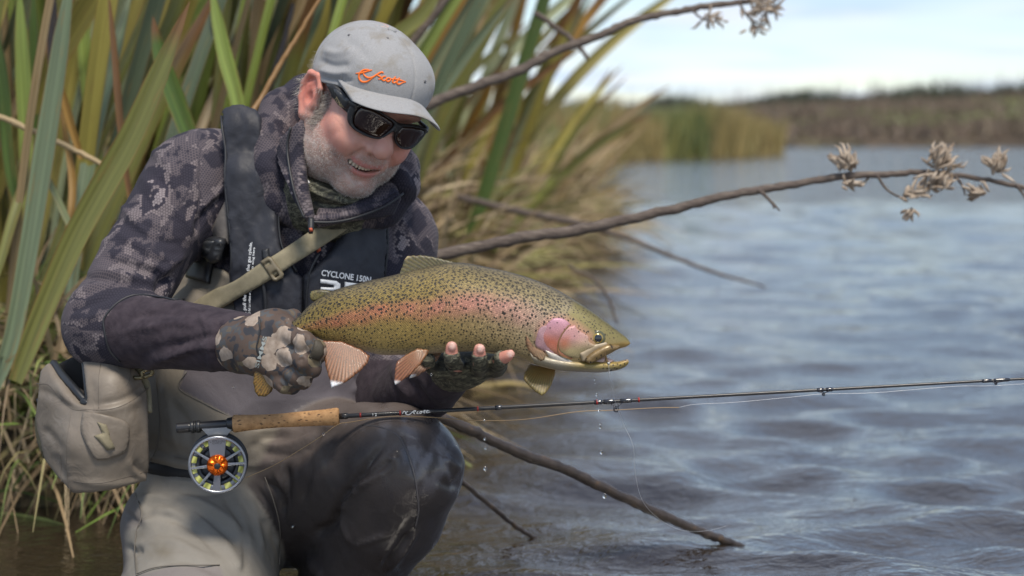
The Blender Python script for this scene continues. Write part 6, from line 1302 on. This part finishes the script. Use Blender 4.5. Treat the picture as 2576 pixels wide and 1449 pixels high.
hub = rmesh('hub', (V, F), m_hub); v, f = lathe_geo([(.0165, .0045), (.0185, .0044), (.0192, .003)], rc, ax, 20); rmesh('hub_cap', (v, f), m_plastic, reel)
foot = [RP(-.023, .050, -.004), RP(.023, .0525, -.004), RP(.013, .040, -.004), RP(-.014, .040, -.004), RP(-.023, .050, -.012), RP(.023, .0525, -.012), RP(.013, .040, -.012), RP(-.014, .040, -.012)]
rmesh('reel_foot', (foot, [(0, 1, 2, 3), (4, 7, 6, 5), (0, 4, 5, 1), (1, 5, 6, 2), (2, 6, 7, 3), (3, 7, 4, 0)]), m_silver, None, False)
m_etch = mat('etched_letters', (.03, .03, .035), .5)
for word, rr, hh, sp_ in (('LAMSON', RO*.845, .0034, .105), ('GURU', RO*.765, .0030, .105)):
    Vt = []; Ft = []
    for k, ch in enumerate(word):
        a = math.radians(91)-(k-(len(word)-1)/2)*sp_; v2, f2 = text_flat(ch, 1.0); v2 = (v2-v2.mean(0))/.69*hh; o0 = len(Vt)
        for x, y in v2: Vt.append(RP((rr+y)*math.cos(a)+x*math.sin(a), (rr+y)*math.sin(a)-x*math.cos(a), .0104))
        Ft += [tuple(i+o0 for i in q) for q in f2]
    mesh_obj('lettering', Vt, Ft, m_etch, reel, False)
# line and leader
m_line = mat('line_tan', (.30, .20, .10), .5); m_ylw = mat('line_yellow', (.42, .40, .12), .5); m_clear = mat('clear_line', (.55, .56, .58), .2)
ln = tube('fly_line', smooth2([P(618, 1202, RY-.012), P(690, 1170, RY-.02), P(760, 1128, RY-.03), P(810, 1096, RY-.03), P(850, 1068, RY-.008), P(880, 1062, RY-.006), P(980, 1048, RY-.006), P(1090, 1050, RY-.006), P(1200, 1058, RY-.006), P(1320, 1055, RY-.006), P(1450, 1036, RY-.007), P(1540, 1032, RY-.007), P(1650, 1026, RY-.007), P(1708, 1025, RY-.007)], 6), .00055, m_line); tag(ln, 'thin tan fly line running from the reel along below the rod', 'fishing line')
ln = tube('leader_line', smooth2([P(1708, 1025, RY-.007), P(1750, 1017, RY-.007), P(1850, 1012, RY-.007), P(2000, 998, RY-.007), P(2072, 991, RY-.007), P(2200, 988, RY-.007), P(2400, 972, RY-.007), P(2505, 970, RY-.007), P(2700, 957, RY-.007), P(3000, 938, RY-.007), P(3390, 912, RY-.005)], 5), .00025, m_clear); tag(ln, 'fine clear leader running under the rod towards its tip', 'fishing line')
ln = tube('leader_line', smooth2([P(1531, 917, 2.645), P(1535, 955, 2.65), P(1548, 1010, 2.70), P(1570, 1070, 2.75), P(1592, 1120, 2.76), P(1598, 1190, 2.78), P(1612, 1250, 2.80), P(1640, 1290, 2.85), P(1690, 1325, 2.95), P(1740, 1337, 3.05), P(1790, 1333, 3.15), P(1830, 1322, 3.25)], 6), .0002, m_clear); tag(ln, 'fine clear leader hanging from the fly down to the water', 'fishing line')
# fly in the jaw
fly = empty('fishing_fly', P(1526, 905, 2.645)); tag(fly, 'small brown feathered fly hooked in the jaw of the trout', 'fly')
m_fth = mat('brown_hackle', (.10, .06, .02), .8); q0 = P(1524, 903, 2.643)
v, f = tube_geo(smooth2([P(1522, 884, 2.645), P(1524, 896, 2.643), P(1527, 908, 2.642), P(1530, 914, 2.642)], 4), [.0004]*4+[.0012]*4+[.002]*4+[.001], 8); mesh_obj('fly_body', v, f, m_fth, fly)
parts = [tube_geo([q0, q0+np.array([rng.normal(0, .5), -.2+rng.normal(0, .2), rng.normal(-.2, .6)])*.010], [.00035, .0001], 4) for _ in range(26)]; v, f = join_geo(parts); mesh_obj('hackle', v, f, m_fth, fly)
v, f = nets(ball(P(1531, 914, 2.64), .0022), P(1531, 914, 2.64)-.004, P(1531, 914, 2.64)+.004, .0007); mesh_obj('bead', v, f, m_rivet, fly)
# falling drops
m_drop = mat('water_drop', (1, 1, 1), .0); b_ = m_drop.node_tree.nodes['Principled BSDF']; b_.inputs['Transmission Weight'].default_value = 1; b_.inputs['IOR'].default_value = 1.33
DR = [(1496, 955, 2.2), (1497, 964, 1.6), (1501, 989, 2), (1501, 994, 2.8), (1503, 1008, 1.5), (1506, 1028, 1.8), (1507, 1034, 2.8), (1510, 1066, 2.6), (1510, 1075, 3.6), (1513, 1138, 4.2), (1521, 1248, 5.4), (1219, 1057, 2.2), (1220, 1104, 3.4), (1222, 1128, 3), (1221, 1179, 4.6), (587, 974, 3), (814, 1092, 3.2), (1148, 1120, 1.6), (1085, 942, 3.2)]
dv, df = nets(ball((0, 0, 0), (1, 1, 1.15)), (-1.4, -1.4, -1.4), (1.4, 1.4, 1.4), .28); dme = None
for x, y, r in DR:
    Yd = 2.68 if x > 900 else 2.72
    if dme is None:
        do = mesh_obj('water_drop', dv, df, m_drop); dme = do.data
    else: do = link(bpy.data.objects.new('water_drop', dme))
    do.location = P(x, y, Yd); do.scale = (R_(r, Yd),)*3
    if x > 1400: lab = ('tiny water drop falling between the jaw of the trout and the rod' if y < 1000 else 'small water drop falling just below the rod near the first guide' if y < 1040 else 'water drop of a close pair falling under the rod guide' if y < 1100 else 'oval water drop falling alone above the slanting wet branch' if y < 1200 else 'largest round water drop falling in front of the slanting wet branch')
    elif x > 1200: lab = {1057: 'tiny water drop falling right under the tan fly line', 1104: 'upper water drop of a pair falling beside the wet knee', 1128: 'lower water drop of a pair falling beside the wet knee'}.get(y, 'large water drop falling low beside the wet knee')
    else: lab = {974: 'water drop falling from the cuff in front of the waders', 1092: 'water drop hanging on the fly line in front of the waders', 1120: 'tiny water drop flying off the tip of the knee'}.get(y, 'water drop clinging to the glove under the pelvic fin')
    tag(do, lab, 'water drop', 'falling water drops')
# ================================================================== hip bag
BY = 2.93
bag = empty('hip_bag', P(240, 1230, BY)); tag(bag, 'open tan waterproof bag hanging at the hip with black zip', 'bag')
m_bag = mat('bag_tan', rough=.5, spec=.4); g = G(m_bag); o_ = g.obj(); g.base(g.ramp(g.noise(o_, 18, 4, .6), [(.3, (.150, .124, .098)), (.7, (.200, .170, .138))])); g.normal(g.bump(g.noise(o_, 28, 3, .6, 1), .5, .004)); g.rough(g.ramp(g.noise(o_, 40), [(.3, .42), (.7, .62)]))
bs = Solid()
Mb = np.array([[.80, .60, 0], [-.60, .80, 0], [0, 0, 1.]])
bs.add(cone(P(240, 1075, BY), P(236, 1150, BY), .068, .070))
bs.add(rbox(P(238, 1105, BY), (.060, .058, .068), .022, Mb), .015)
bs.add(cone(P(165, 990, BY), P(300, 985, BY+.01), .034, .036), .04); bs.add(cone(P(150, 940, BY), P(300, 940, BY+.01), .018, .022), .03)
bs.add(ball(P(198, 1215, BY-.045), (.014, .014, .016)), .03); bs.add(ball(P(348, 1195, BY-.01), (.012, .012, .014)), .03); bs.add(ball(P(340, 985, BY-.01), (.015, .02, .02)), .02)
bagpoly = [(111, 938), (125, 925), (139, 919), (160, 950), (190, 985), (216, 1014), (226, 1020), (228, 1000), (222, 960), (214, 915), (206, 893), (240, 895), (285, 912), (322, 931), (338, 952), (354, 986), (360, 1040), (363, 1090), (367, 1163), (358, 1206), (280, 1225), (198, 1237), (160, 1200), (130, 1155), (112, 1080), (107, 1049), (109, 986)]
bsh_ = sheet([(111, 938, 2.96), (139, 919, 2.965), (190, 985, 2.90), (226, 1018, 2.885), (240, 895, 2.93), (322, 931, 2.93), (354, 986, 2.93), (367, 1163, 2.925), (358, 1206, 2.93), (198, 1237, 2.885), (195, 1120, 2.865), (130, 1155, 2.95), (107, 1049, 2.97), (270, 1100, 2.868), (320, 1030, 2.885), (290, 960, 2.885), (160, 1050, 2.91)])
BF = [(z5([(430, 480), (540, 440), (660, 390)]), 10, 5), (z5([(460, 430), (560, 400), (660, 330)]), 10, -6), (z5([(600, 440), (640, 520), (660, 620)]), 10, -4), (z5([(300, 560), (310, 700), (310, 930)]), 10, 5), (z5([(230, 700), (260, 780), (300, 860)]), 12, -4), (z5([(160, 560), (220, 620), (280, 700)]), 10, -4), (z5([(600, 740), (640, 790), (690, 830)]), 9, -6), (z5([(570, 720), (600, 800), (690, 840)]), 9, 5), (z5([(330, 560), (300, 640), (330, 760)]), 12, -3), (z5([(250, 330), (330, 440), (440, 500)]), 10, 4), (z5([(420, 300), (440, 380), (450, 460)]), 9, -3), (z5([(560, 180), (570, 260), (560, 330)]), 8, 3), (z5([(120, 330), (220, 380), (320, 470)]), 9, -4), (z5([(330, 850), (480, 870), (640, 860)]), 9, 3)]
def bagdisp(q):
    o = np.zeros(len(q))
    for ln_, w_, a in BF:
        d, t_ = segdist(q, smooth2(ln_)); o += a*.0007*np.exp(-(d/w_)**2)*np.clip(np.minimum(t_, 1-t_)*5+.2, 0, 1)
    return o+snoise(q, .03, 51)*.0012
shell('bag_body', bagpoly, bsh_, 0, .012, m_bag, bag, 5, .005, 14, dispf=bagdisp, backoff=-.06)
m_zip = mat('black_zip', (.016, .018, .022), .4); m_in = mat('bag_lining', (.012, .010, .008), .9)
shell('bag_lining', [(130, 925), (180, 900), (206, 890), (230, 900), (232, 1020), (205, 1010)], sheet([(130, 925, 2.985), (206, 890, 2.975), (230, 1000, 2.93)]), 0, .003, m_in, bag, 8, 0, 3)
for pl in ([(140, 918), (160, 944), (188, 974), (208, 996), (222, 1012), (226, 1024)], [(200, 896), (209, 891), (217, 905), (223, 945), (228, 985), (230, 1010), (226, 1024)]): strokes_on('zip', [pl], bsh_, .0062, m_zip, bag, off=.006)
shell('zip_end', [(212, 1010), (222, 1000), (236, 1008), (238, 1020), (230, 1027), (216, 1025)], bsh_, .010, .006, m_zip, bag, 5, 0, 5, smoothpoly=True)
badge = shell('badge', z5([(375, 500), (480, 490), (560, 520), (570, 600), (540, 690), (430, 725), (390, 690), (360, 600)]), bsh_, .0205, .0022, m_bag, bag, 6, 0, 6, smoothpoly=True, dispf=bagdisp)
shell('loop', z5([(435, 545), (472, 545), (475, 590), (470, 610), (488, 670), (450, 678), (405, 620), (440, 600)]), bsh_, .022, .006, m_webbing, badge, 4, 0, 4)
shell('side_patch', z5([(100, 470), (150, 500), (175, 560), (165, 620), (150, 740), (110, 640), (95, 540)]), bsh_, .012, .004, mat('olive_mesh', (.095, .085, .05), .95), bag, 5, 0, 6)
strokes_on('strap', [z5([(410, 120), (500, 150), (620, 200), (660, 270), (690, 340), (698, 480)])], bsh_, .006, m_webbing, bag, off=.01)
shell('side_zip', z5([(100, 380), (130, 420), (170, 460), (205, 440), (210, 490), (170, 495), (120, 450)]), bsh_, .012, .004, m_zip, bag, 4, 0, 4)
m_clip = mat('bronze_clip', (.16, .13, .07), .35, .6)
strokes_on('clip', [z5([(640, 265), (690, 262), (690, 230), (740, 215), (750, 240), (700, 262)])], sheet([(337, 950, 2.90), (380, 930, 2.90), (350, 960, 2.90)]), .0035, m_clip, bag)

m_bseam = mat('bag_seam', (.115, .095, .075), .5)
for q_ in ([(310, 480), (300, 700), (310, 935)], [(452, 150), (456, 300), (458, 460)], [(560, 190), (570, 260), (552, 330)], [(265, 700), (258, 800), (262, 880)], [(110, 300), (200, 330), (320, 470), (440, 470), (560, 430), (680, 350)], [(330, 860), (480, 850), (690, 800)]):
    q_ = smooth2(z5(q_), 8); A_, g_ = bsh_(q_); v, f = tube_geo(A_+g_*(.0165+bagdisp(q_))[:, None], .0009, 6); mesh_obj('seam', v, f, m_bseam, bag)
